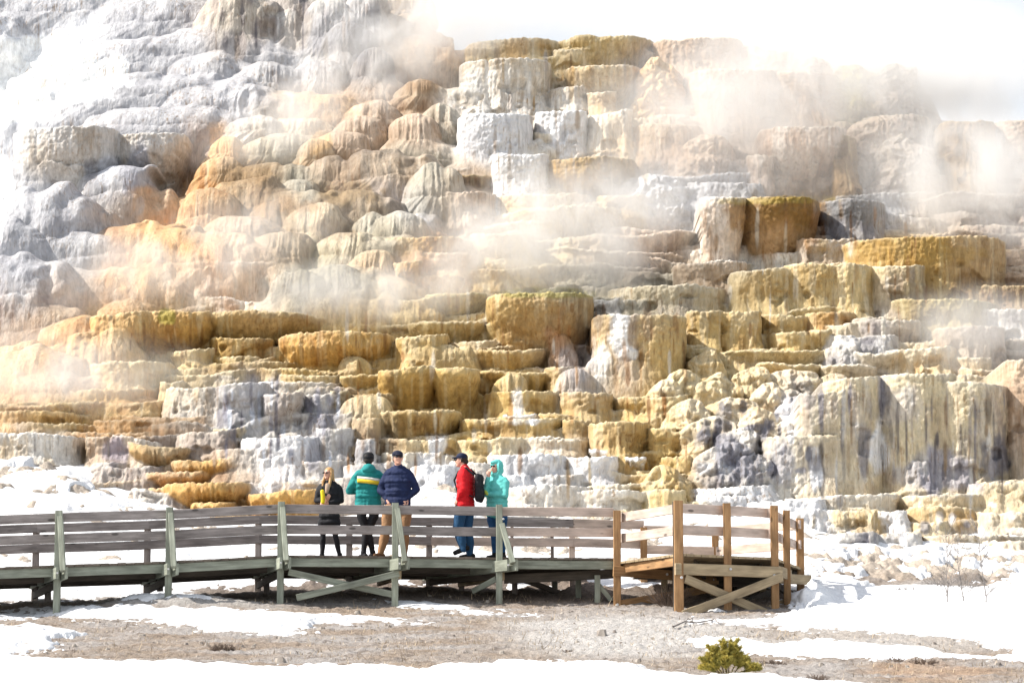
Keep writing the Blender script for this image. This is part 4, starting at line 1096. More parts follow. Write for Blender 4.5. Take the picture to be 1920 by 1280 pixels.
def person(px, Y, z, H, face, label, top, legs, hair, pose, extra=None):
    """figure in its own frame facing -y; face turns it about z. pose: feet, knees, elbows, wrists, head turn, in metres for a 1.75 m body"""
    k = H / 1.75
    X = unproj(px, 1000, Y)[0]
    root = thing('person', (X, Y, z), label, 'person', rz=0)
    def T(c):  # local to world offset: scale and turn
        x, y, zz = c[:3]; x *= k; y *= k; zz *= k
        return (x * math.cos(face) - y * math.sin(face), x * math.sin(face) + y * math.cos(face), zz)
    def ch(pts): return [T(p) + tuple(r * k for r in p[3:]) for p in pts]
    ps = pose; chains = []; jk = []; tr = []; shoe = []
    hip = ps.get('hip', (0, 0)); lean = ps.get('lean', (0, 0)); sh = ps.get('bulk', 1.0)
    hx, hy = hip; lx, ly = lean
    # torso
    torso = [(hx, hy, .86, .15, .105), (hx, hy, .97, .155, .11), (hx + lx * .4, hy + ly * .4, 1.10, .14, .10), (hx + lx * .7, hy + ly * .7, 1.25, .165, .115), (hx + lx, hy + ly, 1.38, .17, .105), (hx + lx, hy + ly, 1.44, .11, .08)]
    # the trunk's rings are built in the turned frame as fused spheres so its width follows the body
    def ring_blobs(rows, grow=0, wid=1.0):
        out = []
        for (x, y, zz, rx, ry) in rows:
            for s_ in (-.5, -.25, 0, .25, .5):
                c = T((x + s_ * rx * 1.15 * wid, y, zz)); r = (ry * (1 - .25 * abs(s_) * 1.2) + grow) * k
                out.append([(*c, r, r, .075 * k)])
        return out
    def dense(rows):
        out = []
        for i in range(len(rows) - 1):
            for u in (0, .5): out.append(tuple(rows[i][j] * (1 - u) + rows[i + 1][j] * u for j in range(5)))
        return out + [rows[-1]]
    chains += ring_blobs(dense(torso), -.01, .9)
    nx, ny = hx + lx, hy + ly
    hd = ps.get('head', (0, 0, 0)); yaw = ps.get('yaw', 0)     # head offset, yaw about z
    hxx, hyy = nx + hd[0], ny - .03 + hd[1]; hz = 1.635 + hd[2]
    chains.append(ch([(nx, ny, 1.42, .06, .06), (hxx * .5 + nx * .5, hyy * .5 + ny * .5, 1.50, .055, .055), (hxx, hyy + .015, 1.58, .055, .055)]))
    def HT(x, y, z_):  # head frame
        c, s = math.cos(yaw), math.sin(yaw)
        return (hxx + x * c - y * s, hyy + x * s + y * c, hz + z_)
    def hb(x, y, z_, r, r2=None, r3=None):
        return [T(HT(x, y, z_)) + (r * k, (r2 or r) * k, (r3 or r) * k)]
    chains += [hb(0, .012, .025, .078, .082, .085), hb(0, -.015, -.02, .066, .07, .085), hb(0, -.035, -.075, .045, .045, .035), hb(0, -.092, -.015, .014, .016, .02), hb(0, -.082, .0, .012, .012, .03),
               hb(.077, .01, -.01, .012, .018, .03), hb(-.077, .01, -.01, .012, .018, .03), hb(0, -.075, -.05, .026, .012, .009), hb(0, -.072, -.088, .022, .018, .018), hb(.035, -.06, -.025, .02, .02, .02), hb(-.035, -.06, -.025, .02, .02, .02)]
    # legs
    for s in (-1, 1):
        f = ps['feet'][0 if s < 0 else 1]; kn = ps['knees'][0 if s < 0 else 1]
        L = [(hx + s * .085, hy, .90, .085, .09), (hx * .5 + s * .09 + kn[0] * .45, (hy + kn[1]) * .5, .70, .078, .08), (kn[0], kn[1], kn[2] if len(kn) > 2 else .48, .055, .058), ((kn[0] + f[0]) * .5, (kn[1] + f[1]) * .5 + .015, ((kn[2] if len(kn) > 2 else .48) + f[2]) * .5 + .04, .052, .055), (f[0], f[1], f[2] + .09, .036, .04)]
        chains.append(ch([tuple(p[:3]) + (p[3] * .88, p[4] * .88) for p in L]))
        lw = ps.get('legw', 1.15)
        tr.append(ch([tuple(p[:3]) + (p[3] * (lw if i < 2 else lw * ps.get('flare', 1.0)), p[4] * (lw if i < 2 else lw * ps.get('flare', 1.0))) for i, p in enumerate(L)]))
        fa = ps.get('toes', (0, 0))[0 if s < 0 else 1]; tilt = ps.get('tilt', (0, 0))[0 if s < 0 else 1]
        dx, dy = math.sin(fa), -math.cos(fa)
        shoe.append(ch([(f[0] - dx * .06, f[1] - dy * .06, f[2] + .05 + tilt, .042, .045), (f[0] + dx * .06, f[1] + dy * .06, f[2] + .045 + tilt * .4, .043, .04), (f[0] + dx * .16, f[1] + dy * .16, f[2] + .03, .04, .028)]))
        shoe.append(ch([(f[0], f[1], f[2] + .06 + tilt * .8, .045, .048), (f[0], f[1] + .005, f[2] + .12 + tilt * .8, .047, .05)]))
    # arms
    hands = []
    for s in (-1, 1):
        i = 0 if s < 0 else 1; el = ps['elbows'][i]; wr = ps['wrists'][i]
        S0 = (nx + s * .175, ny + .005, 1.385)
        A1 = [(S0[0] - s * .03, S0[1], S0[2], .055, .055), (S0[0] + s * .01, S0[1], S0[2] - .05, .055, .055), ((S0[0] + el[0]) / 2, (S0[1] + el[1]) / 2, (S0[2] + el[2]) / 2, .048, .048), (*el, .042, .042)]
        A2 = [(*el, .042, .042), ((el[0] * .5 + wr[0] * .5), (el[1] * .5 + wr[1] * .5), (el[2] * .5 + wr[2] * .5), .038, .038), (*wr, .028, .028)]
        chains += [ch(A1), ch(A2)]
        g = ps.get('arm', 1.42)
        A1j = [tuple(p[:3]) + (p[3] * g, p[4] * g) for p in A1]; A2j = [tuple(p[:3]) + (p[3] * g, p[4] * g) for p in A2]; A2j[-1] = tuple(Vector(A2[1][:3]).lerp(Vector(wr), .85)) + (.028 * g, .028 * g)
        jk += [ch(A1j), ch(A2j)]
        d = (Vector(wr) - Vector(el)).normalized(); hp = ps.get('hand', (None, None))[i]
        if hp is not None: d = Vector(hp).normalized()
        side = Vector((0, -1, 0)).cross(d); side = side.normalized() if side.length > .1 else Vector((1, 0, 0)); nrm = d.cross(side)
        w = Vector(wr); pc = w + d * .045
        chains.append(ch([(*w, .026, .026), (*pc, .036, .022), (*(w + d * .085), .038, .018)]))
        for q, ln_f in enumerate((.062, .072, .067, .052)):
            b0 = w + d * .09 + side * (.030 - .020 * q); m1 = b0 + d * ln_f * .5 - nrm * .008; m2 = m1 + (d * .6 - nrm * .8).normalized() * ln_f * .5
            chains.append(ch([(*b0, .0095, .0095), (*m1, .009, .009), (*m2, .008, .008)]))
        th = w + d * .035 + side * .034; chains.append(ch([(*th, .012, .012), (*(th + side * .02 + d * .03), .0105, .0105), (*(th + side * .022 + d * .055 - nrm * .01), .009, .009)]))
    body = tubes_mesh('body', chains, .0085, M_SKIN, root, 3)
    # jacket
    jl = ps.get('hem', .84); jw = ps.get('jw', 1.0)
    rows = [(hx, hy, jl, .175 * jw, .135), (hx, hy, .95, .175 * jw, .135), (hx + lx * .4, hy + ly * .4, 1.10, .17 * jw, .135), (hx + lx * .7, hy + ly * .7, 1.25, .19 * jw, .145), (hx + lx, hy + ly, 1.37, .18 * jw, .125), (nx, ny, 1.43, .12, .09)]
    jj = ring_blobs(dense(rows), 0) + jk
    if ps.get('collar', True): jj.append(ch([(nx, ny, 1.43, .085, .085), (nx * .6 + hxx * .4, ny * .6 + hyy * .4 + .01, 1.49, .075, .075)]))
    if ps.get('hooddown'): jj += [[T((nx, ny + .10, 1.47)) + (.115 * k, .10 * k, .075 * k)], [T((nx, ny + .06, 1.50)) + (.10 * k, .08 * k, .06 * k)]]
    if ps.get('hood'): jj += [hb(0, .035, .03, .108, .10, .115), hb(0, .05, -.06, .10, .09, .10), hb(0, -.02, .085, .088, .07, .035), hb(.09, -.02, -.02, .026, .045, .10), hb(-.09, -.02, -.02, .026, .045, .10), hb(0, -.02, -.13, .09, .07, .04)]
    o = tubes_mesh(top[0], jj, .012, top[1], root, 4, noise=.02)
    tr += ring_blobs(dense([(hx, hy, .84, .155, .12), (hx, hy, .92, .16, .12), (hx, hy, 1.0, .15, .115)]))
    tubes_mesh('trousers', tr, .011, legs, root, 3, noise=.014)
    for q in (0, 2): tubes_mesh('shoe', shoe[q:q + 2], .009, ps.get('shoem', M_BLACK), root, 2)
    # hair, cap, glasses
    if hair:
        kind, hm = hair
        if kind == 'long':
            cs = [hb(0, .03, .045, .092, .09, .085), hb(0, .06, -.03, .082, .06, .09), hb(.075, .0, -.03, .022, .045, .10), hb(-.075, .0, -.03, .022, .045, .10)]
            cs += [ch([(*HT(.07, -.01, -.06), .03, .035), (*HT(.085, -.05, -.16), .032, .03), (*HT(.08, -.075, -.27), .022, .02)]), ch([(*HT(-.07, -.01, -.06), .03, .035), (*HT(-.085, -.05, -.16), .03, .03), (*HT(-.075, -.07, -.25), .02, .02)]), ch([(*HT(0, .08, -.05), .07, .04), (*HT(0, .10, -.16), .075, .035), (*HT(0, .09, -.26), .05, .025)])]
        else: cs = [hb(0, .03, .04, .086, .082, .082), hb(0, .05, -.02, .078, .055, .06), hb(.07, .02, .0, .02, .035, .04), hb(-.07, .02, .0, .02, .035, .04)]
        tubes_mesh('hair', cs, .009, hm, root, 2, noise=.012)
    if ps.get('cap'):
        cs = [hb(0, .012, .065, .092, .098, .062), hb(0, .02, .04, .093, .098, .03), ]
        if ps['cap'] != 'beanie': cs += [hb(0, -.10, .045, .062, .055, .012)]
        else: cs += [hb(0, .03, .03, .092, .088, .05)]
        tubes_mesh('cap' if ps['cap'] != 'beanie' else 'beanie', cs, .008, ps['capm'], root, 2)
    if ps.get('glasses', True):
        cs = [hb(.035, -.092, .012, .030, .012, .019), hb(-.035, -.092, .012, .030, .012, .019), hb(0, -.097, .018, .018, .006, .006), ch([(*HT(.066, -.082, .016), .006, .006), (*HT(.082, .0, .016), .005, .005)]), ch([(*HT(-.066, -.082, .016), .006, .006), (*HT(-.082, .0, .016), .005, .005)])]
        tubes_mesh('sunglasses', cs, .006, M_GLASS, root, 1)
    if extra: extra(root, T, ch, hb, k)
    return root
PZ = 5.315
# woman in black, arms folded, yellow bottle
def ex1(root, T, ch, hb, k):
    tubes_mesh('scarf', [ch([(-.01, -.15, 1.42, .05, .03), (-.02, -.175, 1.33, .045, .025), (-.03, -.18, 1.26, .03, .02)])], .01, cloth('beige_scarf', (.45, .33, .24)), root, 2)
    b = thing('bottle', root.location + Vector((-.095, -.27, 1.08)), 'bright yellow drinks bottle held upright by the woman in black', 'bottle')
    tubes_mesh('bottle_body', [[(0, 0, -.10, .034, .034), (0.0, 0, 0, .036, .036), (-.01, 0, .09, .034, .034)]], .008, mat('yellow_enamel', (.80, .62, .01), .35), b, 2)
    tubes_mesh('bottle_cap', [[(-.013, 0, .13, .02, .02), (-.015, 0, .15, .018, .018)]], .006, M_BLACK, b, 1)
person(617, 48.95, PZ, 1.60, R(-4), 'woman in black with long blond hair, sunglasses and folded arms', ('sweater', cloth('black_sweater', (.016, .016, .02))), cloth('black_leggings', (.014, .014, .018)), ('long', mat('blond_hair', (.52, .32, .14), .5, noise=40, color2=(.36, .20, .08), stretch=(1, 1, .2))),
       dict(feet=[(-.13, 0, 0), (.20, .05, 0)], knees=[(-.11, -.02), (.12, .0)], elbows=[(-.24, -.06, 1.13), (.24, -.04, 1.12)], wrists=[(-.02, -.22, 1.10), (.0, -.2, 1.06)], hand=[(.3, -.5, .6), (-1, -.1, .0)], yaw=R(-30), head=(-.02, -.02, 0), hem=.72, jw=.92, legw=1.02, arm=1.3, toes=(R(-25), R(25))), ex1)
# person in teal, seen from behind
def ex2(root, T, ch, hb, k):
    for nm, z0, z1, c in (('white_stripe', 1.285, 1.325, (.85, .83, .75)), ('yellow_stripe', 1.225, 1.285, (.85, .60, .04))):
        V = []; Fc = []
        n = 12
        for i in range(n + 1):
            u = -1 + 2 * i / n; x = -u * .185; y = .165 - .045 * u * u
            for zz in (z0, z1):
                p = T((x, y + .012, zz - .02 * u * 1)); V.append(p)
            for zz in (z0, z1):
                p = T((x, y - .02, zz - .02 * u * 1)); V.append(p)
        for i in range(n):
            a = i * 4; b = a + 4
            Fc += [(a, b, b + 1, a + 1), (a + 1, b + 1, b + 3, a + 3), (a + 2, a + 3, b + 3, b + 2), (a, a + 2, b + 2, b)]
        Fc += [(0, 1, 3, 2), (n * 4, n * 4 + 2, n * 4 + 3, n * 4 + 1)]
        o = np_mesh(nm, V, Fc, cloth(nm, c)); o.parent = root
person(690, 48.7, PZ, 1.84, R(180 + 4), 'person seen from behind in a teal padded jacket with white and yellow back stripe', ('jacket', cloth('teal_jacket', (.015, .24, .235), quilt=1.6)), M_BLACK, ('short', mat('dark_hair', (.02, .015, .012), .6)),
       dict(feet=[(-.08, 0, 0), (.07, .02, 0)], knees=[(-.01, -.02), (.04, .0)], elbows=[(-.31, -.02, 1.12), (.31, -.02, 1.12)], wrists=[(-.10, -.24, 1.10), (.10, -.24, 1.14)], hem=.86, jw=1.05, arm=1.5, hooddown=True, glasses=False, legw=1.05, cap='beanie', capm=M_BLACK, toes=(R(-30), R(35))), ex2)
# man in navy
person(746, 48.45, PZ, 1.84, R(-8), 'man in a navy jacket, dark cap and khaki trousers with hands in pockets', ('jacket', cloth('navy_jacket', (.012, .022, .075), quilt=1.8)), cloth('khaki_cotton', (.36, .20, .10)), ('short', mat('grey_hair', (.25, .23, .21), .6)),
       dict(feet=[(-.28, -.02, 0), (.10, .05, 0)], knees=[(-.18, -.05), (.11, .0)], elbows=[(-.30, .03, 1.12), (.30, .03, 1.12)], wrists=[(-.17, -.06, .955), (.17, -.06, .955)], hem=.84, jw=1.02, arm=1.42, yaw=R(22), head=(.0, -.03, -.01), legw=1.22, flare=1.2, cap='cap', capm=cloth('dark_cap', (.015, .018, .04)), shoem=cloth('brown_shoe', (.16, .08, .04)), toes=(R(-25), R(15))))
# man in red with a pack
def ex4(root, T, ch, hb, k):
    bp = thing('backpack', root.location + Vector((.16, .02, .95)), 'black backpack worn by the man in red', 'backpack')
    loc = bp.location - root.location
    def W(p): q = T(p); return (q[0] - loc.x, q[1] - loc.y, q[2] - loc.z)
    mB = cloth('black_pack', (.016, .016, .02))
    tubes_mesh('pack', [[(*W((x, .235, zz)), .055, .055, .09)] for x in (-.08, 0, .08) for zz in (1.0, 1.1, 1.2, 1.3)] + [[(*W((x, .265, zz)), .04, .04, .07)] for x in (-.07, 0, .07) for zz in (1.02, 1.1)], .011, mB, bp, 3)
    for s in (-1, 1):
        tubes_mesh('strap', [[(*W((s * .10, .17, 1.36)), .018, .018), (*W((s * .12, .05, 1.475)), .02, .018), (*W((s * .13, -.08, 1.42)), .02, .018), (*W((s * .13, -.155, 1.28)), .018, .018), (*W((s * .15, -.10, 1.10)), .015, .015), (*W((s * .12, .16, 1.0)), .012, .012)]], .008, mB, bp, 2)
person(873, 48.55, PZ, 1.83, R(-108), 'man in a bright red jacket and navy cap looking down to the boards', ('jacket', cloth('red_jacket', (.62, .008, .015), c2=(.50, .006, .012), wr=.9)), cloth('blue_jeans', (.022, .085, .19)), ('short', mat('brown_hair', (.03, .02, .015), .6)),
       dict(feet=[(-.09, .04, 0), (.09, .0, 0.06)], knees=[(-.09, -.01), (.10, -.10, .46)], elbows=[(-.25, .07, 1.12), (.25, .05, 1.12)], wrists=[(-.17, -.07, .95), (.17, -.07, .95)], hem=.80, jw=1.1, arm=1.5, yaw=R(8), head=(0, -.05, -.02), legw=1.25, flare=1.3, tilt=(0, .06), cap='cap', capm=cloth('navy_cap', (.008, .016, .05)), hooddown=False), ex4)
def ex4b(): pass
# woman in aqua hood
def ex5(root, T, ch, hb, k):
    tubes_mesh('glove', [ch([(-.06, -.20, 1.15, .03, .035), (-.10, -.215, 1.19, .035, .03), (-.13, -.21, 1.20, .025, .02)])], .008, cloth('lime_glove', (.50, .62, .10)), root, 2)
person(932, 48.75, PZ, 1.70, R(-38), 'woman in a pale aqua hooded jacket and blue jeans with one hand at her mouth', ('jacket', cloth('aqua_jacket', (.14, .56, .52), c2=(.10, .46, .43), wr=.8)), cloth('dark_blue_jeans', (.015, .075, .19)), ('short', mat('auburn_hair', (.06, .03, .02), .6)),
       dict(feet=[(-.06, 0, 0), (.10, .04, 0)], knees=[(-.06, -.02), (.09, .02)], elbows=[(-.16, -.14, 1.16), (.22, -.04, 1.12)], wrists=[(-.05, -.19, 1.46), (-.10, -.20, 1.16)], hand=[(.15, .15, .9), (-1, -.1, .2)], hem=.80, jw=1.05, arm=1.45, yaw=R(-6), hood=True, legw=1.1, toes=(R(-10), R(15))), ex5)

# ---------------------------------------------------------------- plants and litter
def leafy(name, tris, m, parent=None, loc=None):
    V = [v for t in tris for v in t]; Fc = [(3 * i, 3 * i + 1, 3 * i + 2) for i in range(len(tris))]
    o = np_mesh(name, V, Fc, m, smooth=False)
    if parent: o.parent = parent
    return o
def twig_chain(p, d, L, r, rng, out, depth, droop=0.0, spread=.5, taper=.6):
    pts = [(*p, r, r)]; n = 4; p = Vector(p); d = Vector(d)
    for i in range(n):
        d = (d + Vector((rng.uniform(-1, 1), rng.uniform(-1, 1), rng.uniform(-.6, .8) - droop)) * .16).normalized(); p = p + d * L / n
        pts.append((*p, r * (1 - (1 - taper) * (i + 1) / n), 0))
    out.append(pts)
    return p, d
def stick_mesh(name, chains, m, parent):
    V = []; Fc = []
    for ch in chains:
        base = len(V); NS = 5
        for i, c in enumerate(ch):
            a = Vector(ch[max(0, i - 1)][:3]); b = Vector(ch[min(len(ch) - 1, i + 1)][:3]); t = (b - a).normalized()
            ref = Vector((0, 0, 1)) if abs(t.z) < .9 else Vector((1, 0, 0)); x = ref.cross(t).normalized(); y = t.cross(x)
            for k in range(NS):
                an = 6.28318 * k / NS; q = Vector(c[:3]) + (x * math.cos(an) + y * math.sin(an)) * c[3]; V.append(tuple(q))
        for i in range(len(ch) - 1):
            for k in range(NS): Fc.append((base + i * NS + k, base + i * NS + (k + 1) % NS, base + (i + 1) * NS + (k + 1) % NS, base + (i + 1) * NS + k))
    o = np_mesh(name, V, Fc, m)
    if parent: o.parent = parent
    return o
def ground_at(px, Y):
    x = unproj(px, 1150, Y)[0]; return Vector((x, Y, gz1(x, Y)))
def ground_px(px, py):
    lo, hi = 30.0, 58.0
    for _ in range(30):
        md = (lo + hi) / 2; x, y, z = unproj(px, py, md)
        if z < gz1(x, md): hi = md
        else: lo = md
    return Vector(unproj(px, py, (lo + hi) / 2))
M_BARK = mat('pine_bark', (.16, .10, .06), .9, noise=30)
M_NEED = mat('pine_needles', (.56, .45, .10), .6, noise=14, color2=(.24, .22, .05))
M_NEED.node_tree.nodes['Principled BSDF'].inputs['Subsurface Weight'].default_value = 0
M_TWIG = mat('dry_twigs', (.20, .15, .12), .9, noise=20)
M_GTWIG = mat('grey_twigs', (.30, .27, .25), .9, noise=20)
# young pine half buried in snow
g = ground_px(1362, 1270)
g = g + Vector((0, 0, .09))
pine = thing('pine_sapling', g, 'small bushy yellow-green pine growing low in the snow near the viewer', 'pine tree')
rng = random.Random(11); stems = []; tips = []
def shoot(p, d, L, r, lvl):
    pts = []; out = []
    e, dd = twig_chain(p, d, L, r, rng, out, 0); stems.extend(out); ch = out[0]
    for i in range(len(ch) - 1):
        a = Vector(ch[i][:3]); b = Vector(ch[i + 1][:3])
        for u in (0, .5): tips.append((a.lerp(b, u), (b - a).normalized(), lvl))
    if lvl < 2:
        for i in range(2, 5):
            for s in range(2 if lvl else 3):
                an = rng.uniform(0, 6.28); q = Vector(ch[min(i, 4)][:3]); nd = (dd * .8 + Vector((math.cos(an), math.sin(an), .25)) * .9).normalized()
                shoot(q, nd, L * rng.uniform(.40, .62), r * .6, lvl + 1)
for (ax, ay, az, L, ox) in [(.03, 0, 1, .62, .03), (-.30, .1, .95, .52, -.03), (.28, -.1, .95, .50, .06), (-.62, .0, .7, .42, -.08), (.62, .1, .7, .40, .1), (.1, -.6, .8, .36, 0), (-.15, .6, .8, .40, 0), (-.55, -.4, .55, .34, -.05), (.9, -.2, .25, .48, .12), (-.85, .1, .35, .34, -.08)]:
    shoot(Vector((ox, 0, -.03)), Vector((ax, ay, az)).normalized(), L * .44, .007, 0)
stick_mesh('trunk', stems, M_BARK, pine)
tri = []
for (q, d, lvl) in tips:
    for k in range(15 if lvl else 8):
        an = rng.uniform(0, 6.28); ref = Vector((0, 0, 1)) if abs(d.z) < .9 else Vector((1, 0, 0)); x = ref.cross(d).normalized(); y = d.cross(x)
        nd = (d * rng.uniform(.5, 1.2) + (x * math.cos(an) + y * math.sin(an)) * .8).normalized(); L = rng.uniform(.03, .055)
        s = nd.cross(Vector((rng.uniform(-1, 1), rng.uniform(-1, 1), rng.uniform(-1, 1)))).normalized() * .0036; b = q + d * rng.uniform(-.02, .02)
        tri.append((tuple(b - s), tuple(b + s), tuple(b + nd * L)))
leafy('needles', tri, M_NEED, pine)
# bare saplings beside the snowfield
for (px, py, hpx, lab) in [(1776, 1138, 150, 'bare grey sapling with a dark upright stem, first of three in the snow'), (1807, 1136, 130, 'thin bare sapling standing between two darker ones'), (1848, 1138, 165, 'tallest bare sapling, standing at the far end of the three')]:
    g = ground_px(px, py); H = hpx / F * g.y; t = thing('bare_sapling', g, lab, 'sapling', 'bare saplings in the snow'); rng = random.Random(px); cs = []
    main = [(0, 0, -.05, .011, 0)]; p = Vector((0, 0, 0))
    for i in range(8): p = p + Vector((rng.uniform(-.03, .02), rng.uniform(-.02, .02), H / 8)); main.append((*p, .010 * (1 - i / 9), 0))
    stick_mesh('trunk', [main], M_GTWIG, t)
    for i in range(1, 8):
        for s in range(3):
            q = Vector(main[i][:3]); e, d = twig_chain(q, Vector((rng.uniform(-1, 1), rng.uniform(-1, 1), .8)).normalized(), rng.uniform(.12, .35), .005, rng, cs, 0)
            for _ in range(3): twig_chain(q.lerp(e, rng.uniform(.3, 1)), (d + Vector((rng.uniform(-1, 1), rng.uniform(-1, 1), .4))).normalized(), rng.uniform(.06, .18), .003, rng, cs, 0)
    stick_mesh('branch', cs, M_GTWIG, t)
def bush(px, py, w, h, n, m, lab, rr, nm='dry_shrub', cat='shrub', grp=None, L=1.0):
    g = ground_px(px, py); o = []; rng = random.Random(rr)
    for i in range(n):
        an = rng.uniform(0, 6.28); rad = rng.uniform(0, .35) * w
        p = Vector((math.cos(an) * rad, math.sin(an) * rad, -.03)); d = Vector((math.cos(an) * rng.uniform(.1, 1.0) * w / h, math.sin(an) * .6, rng.uniform(.5, 1.1))).normalized()
        e, dd = twig_chain(p, d, h * rng.uniform(.5, 1.05) * L, .0045, rng, o, 0)
        for _ in range(3):
            s = rng.uniform(.3, .95); twig_chain(p.lerp(e, s), (dd + Vector((rng.uniform(-1, 1), rng.uniform(-1, 1), rng.uniform(-.2, .6)))).normalized(), h * .3, .003, rng, o, 0)
    ob = stick_mesh(nm, o, m, None); ob.location = g; tag(ob, lab, cat, grp); return ob
bush(418, 1219, .30, .14, 120, M_TWIG, 'dark low clump of dry sage alone on the bare ground', 1)
bush(1258, 1136, .55, .42, 120, M_TWIG, 'brown tangle of dry twigs growing under the viewing platform', 2)
bush(1790, 1108, 1.0, .42, 90, M_GTWIG, 'tangled grey brush around the feet of the bare saplings', 3)
bush(1700, 1112, .8, .22, 60, M_GTWIG, 'low pale brush at the edge of the rubble', 4)
bush(1450, 1244, .34, .10, 80, M_TWIG, 'flat dark twiggy clump beside the small pine', 5)
bush(1735, 1244, .42, .12, 90, M_TWIG, 'reddish brown dry clump on the orange-tan soil', 6)
bush(1530, 1278, .22, .14, 70, M_TWIG, 'small dark tuft at the bottom edge past the pine', 7)
bush(1680, 1240, .2, .10, 40, M_TWIG, 'little twiggy tuft on the snow edge beside the reddish clump', 8)
bush(1065, 1222, .2, .07, 60, M_TWIG, 'dark flattened tuft on the pale gravel under the boardwalk end', 9)
bush(1140, 1236, .22, .06, 50, M_TWIG, 'dark tuft at the snow edge left of the pine', 10)
bush(165, 1243, .3, .05, 40, M_TWIG, 'small dark grass tuft poking through the lowest snow', 12)
# dead branches on the snow under the platform
cs = []
rng = random.Random(4)
for (a, b, r) in [((1262, 1178), (1335, 1166), .016), ((1285, 1172), (1300, 1160), .010), ((1335, 1166), (1352, 1172), .012)]:
    p0 = ground_px(*a) + Vector((0, 0, .03)); p1 = ground_px(*b) + Vector((0, 0, .035)); cs.append([(*p0.lerp(p1, u), r * (1 - .4 * u), 0) for u in (0, .3, .6, 1)])
    cs[-1][1] = (cs[-1][1][0], cs[-1][1][1], cs[-1][1][2] + .05, cs[-1][1][3], 0)
o = stick_mesh('dead_branch', cs, M_GTWIG, None); tag(o, 'bent grey dead branch lying in front of the platform post', 'branch')
# dry grass and plant litter
NB = 26000
rs = np.random.RandomState(5); gxr = rs.uniform(-13, 13, NB); gyr = rs.uniform(34, 49.5, NB)
zz = gz(gxr, gyr); sdv = snow_depth(gxr, gyr, zz); dens = fbm(gxr * 1.5, gyr * 2.5, 91, 3)
kp = (sdv < -.02) & (dens > .47); gxr, gyr, zz = gxr[kp], gyr[kp], zz[kp]; n = len(gxr)
hh = rs.uniform(.02, .075, n) * (1 + 1.5 * (rs.uniform(0, 1, n) > .95)); an = rs.uniform(0, 6.28, n); ln_ = rs.uniform(.3, 1.6, n) * hh; w = rs.uniform(.003, .008, n)
base = np.stack([gxr, gyr, zz - .015], 1); tip = base + np.stack([np.cos(an) * ln_, np.sin(an) * ln_, hh + .015], 1)
sdx = np.stack([-np.sin(an) * w, np.cos(an) * w, 0 * w], 1)
V = np.stack([base - sdx, base + sdx, tip], 1).reshape(-1, 3)
cg = np.array([.50, .40, .28])[None] * rs.uniform(.3, 1.25, (n, 1)); C = np.repeat(cg, 3, 0)
o = np_mesh('dry_grass', V, np.arange(3 * n).reshape(-1, 3), tint_mat('straw', .9, .1, 20, .001), C, smooth=False); tag(o, 'short matted dry grass and plant litter on the bare ground', kind='stuff')
# stones scattered on the gravel
def stones(n, seed):
    V = []; Fc = []; r = random.Random(seed); k = 0
    for i in range(n * 6):
        x = r.uniform(-12, 12); y = r.uniform(34, 49)
        if float(snow_depth(np.array([x]), np.array([y]), gz(np.array([x]), np.array([y])))[0]) > -.01: continue
        s = r.uniform(.012, .05) * (2.2 if r.random() > .96 else 1); z = gz1(x, y); b = len(V)
        for a in range(6): V.append((x + s * math.cos(a * 1.047) * r.uniform(.7, 1.2), y + s * math.sin(a * 1.047) * r.uniform(.7, 1.2), z - .02))
        for a in range(6): V.append((x + .6 * s * math.cos(a * 1.047) * r.uniform(.7, 1.2), y + .6 * s * math.sin(a * 1.047), z + s * r.uniform(.4, .8)))
        for a in range(6): Fc.append((b + a, b + (a + 1) % 6, b + 6 + (a + 1) % 6, b + 6 + a))
        Fc.append((b + 6, b + 7, b + 8, b + 9)); Fc.append((b + 6, b + 9, b + 10, b + 11)); k += 1
        if k >= n: break
    o = np_mesh('gravel', V, Fc, mat('pale_stone', (.42, .38, .33), .9, noise=6, color2=(.22, .19, .17)), smooth=False); tag(o, 'scattered small stones on the bare ground', kind='stuff')
stones(350, 3)

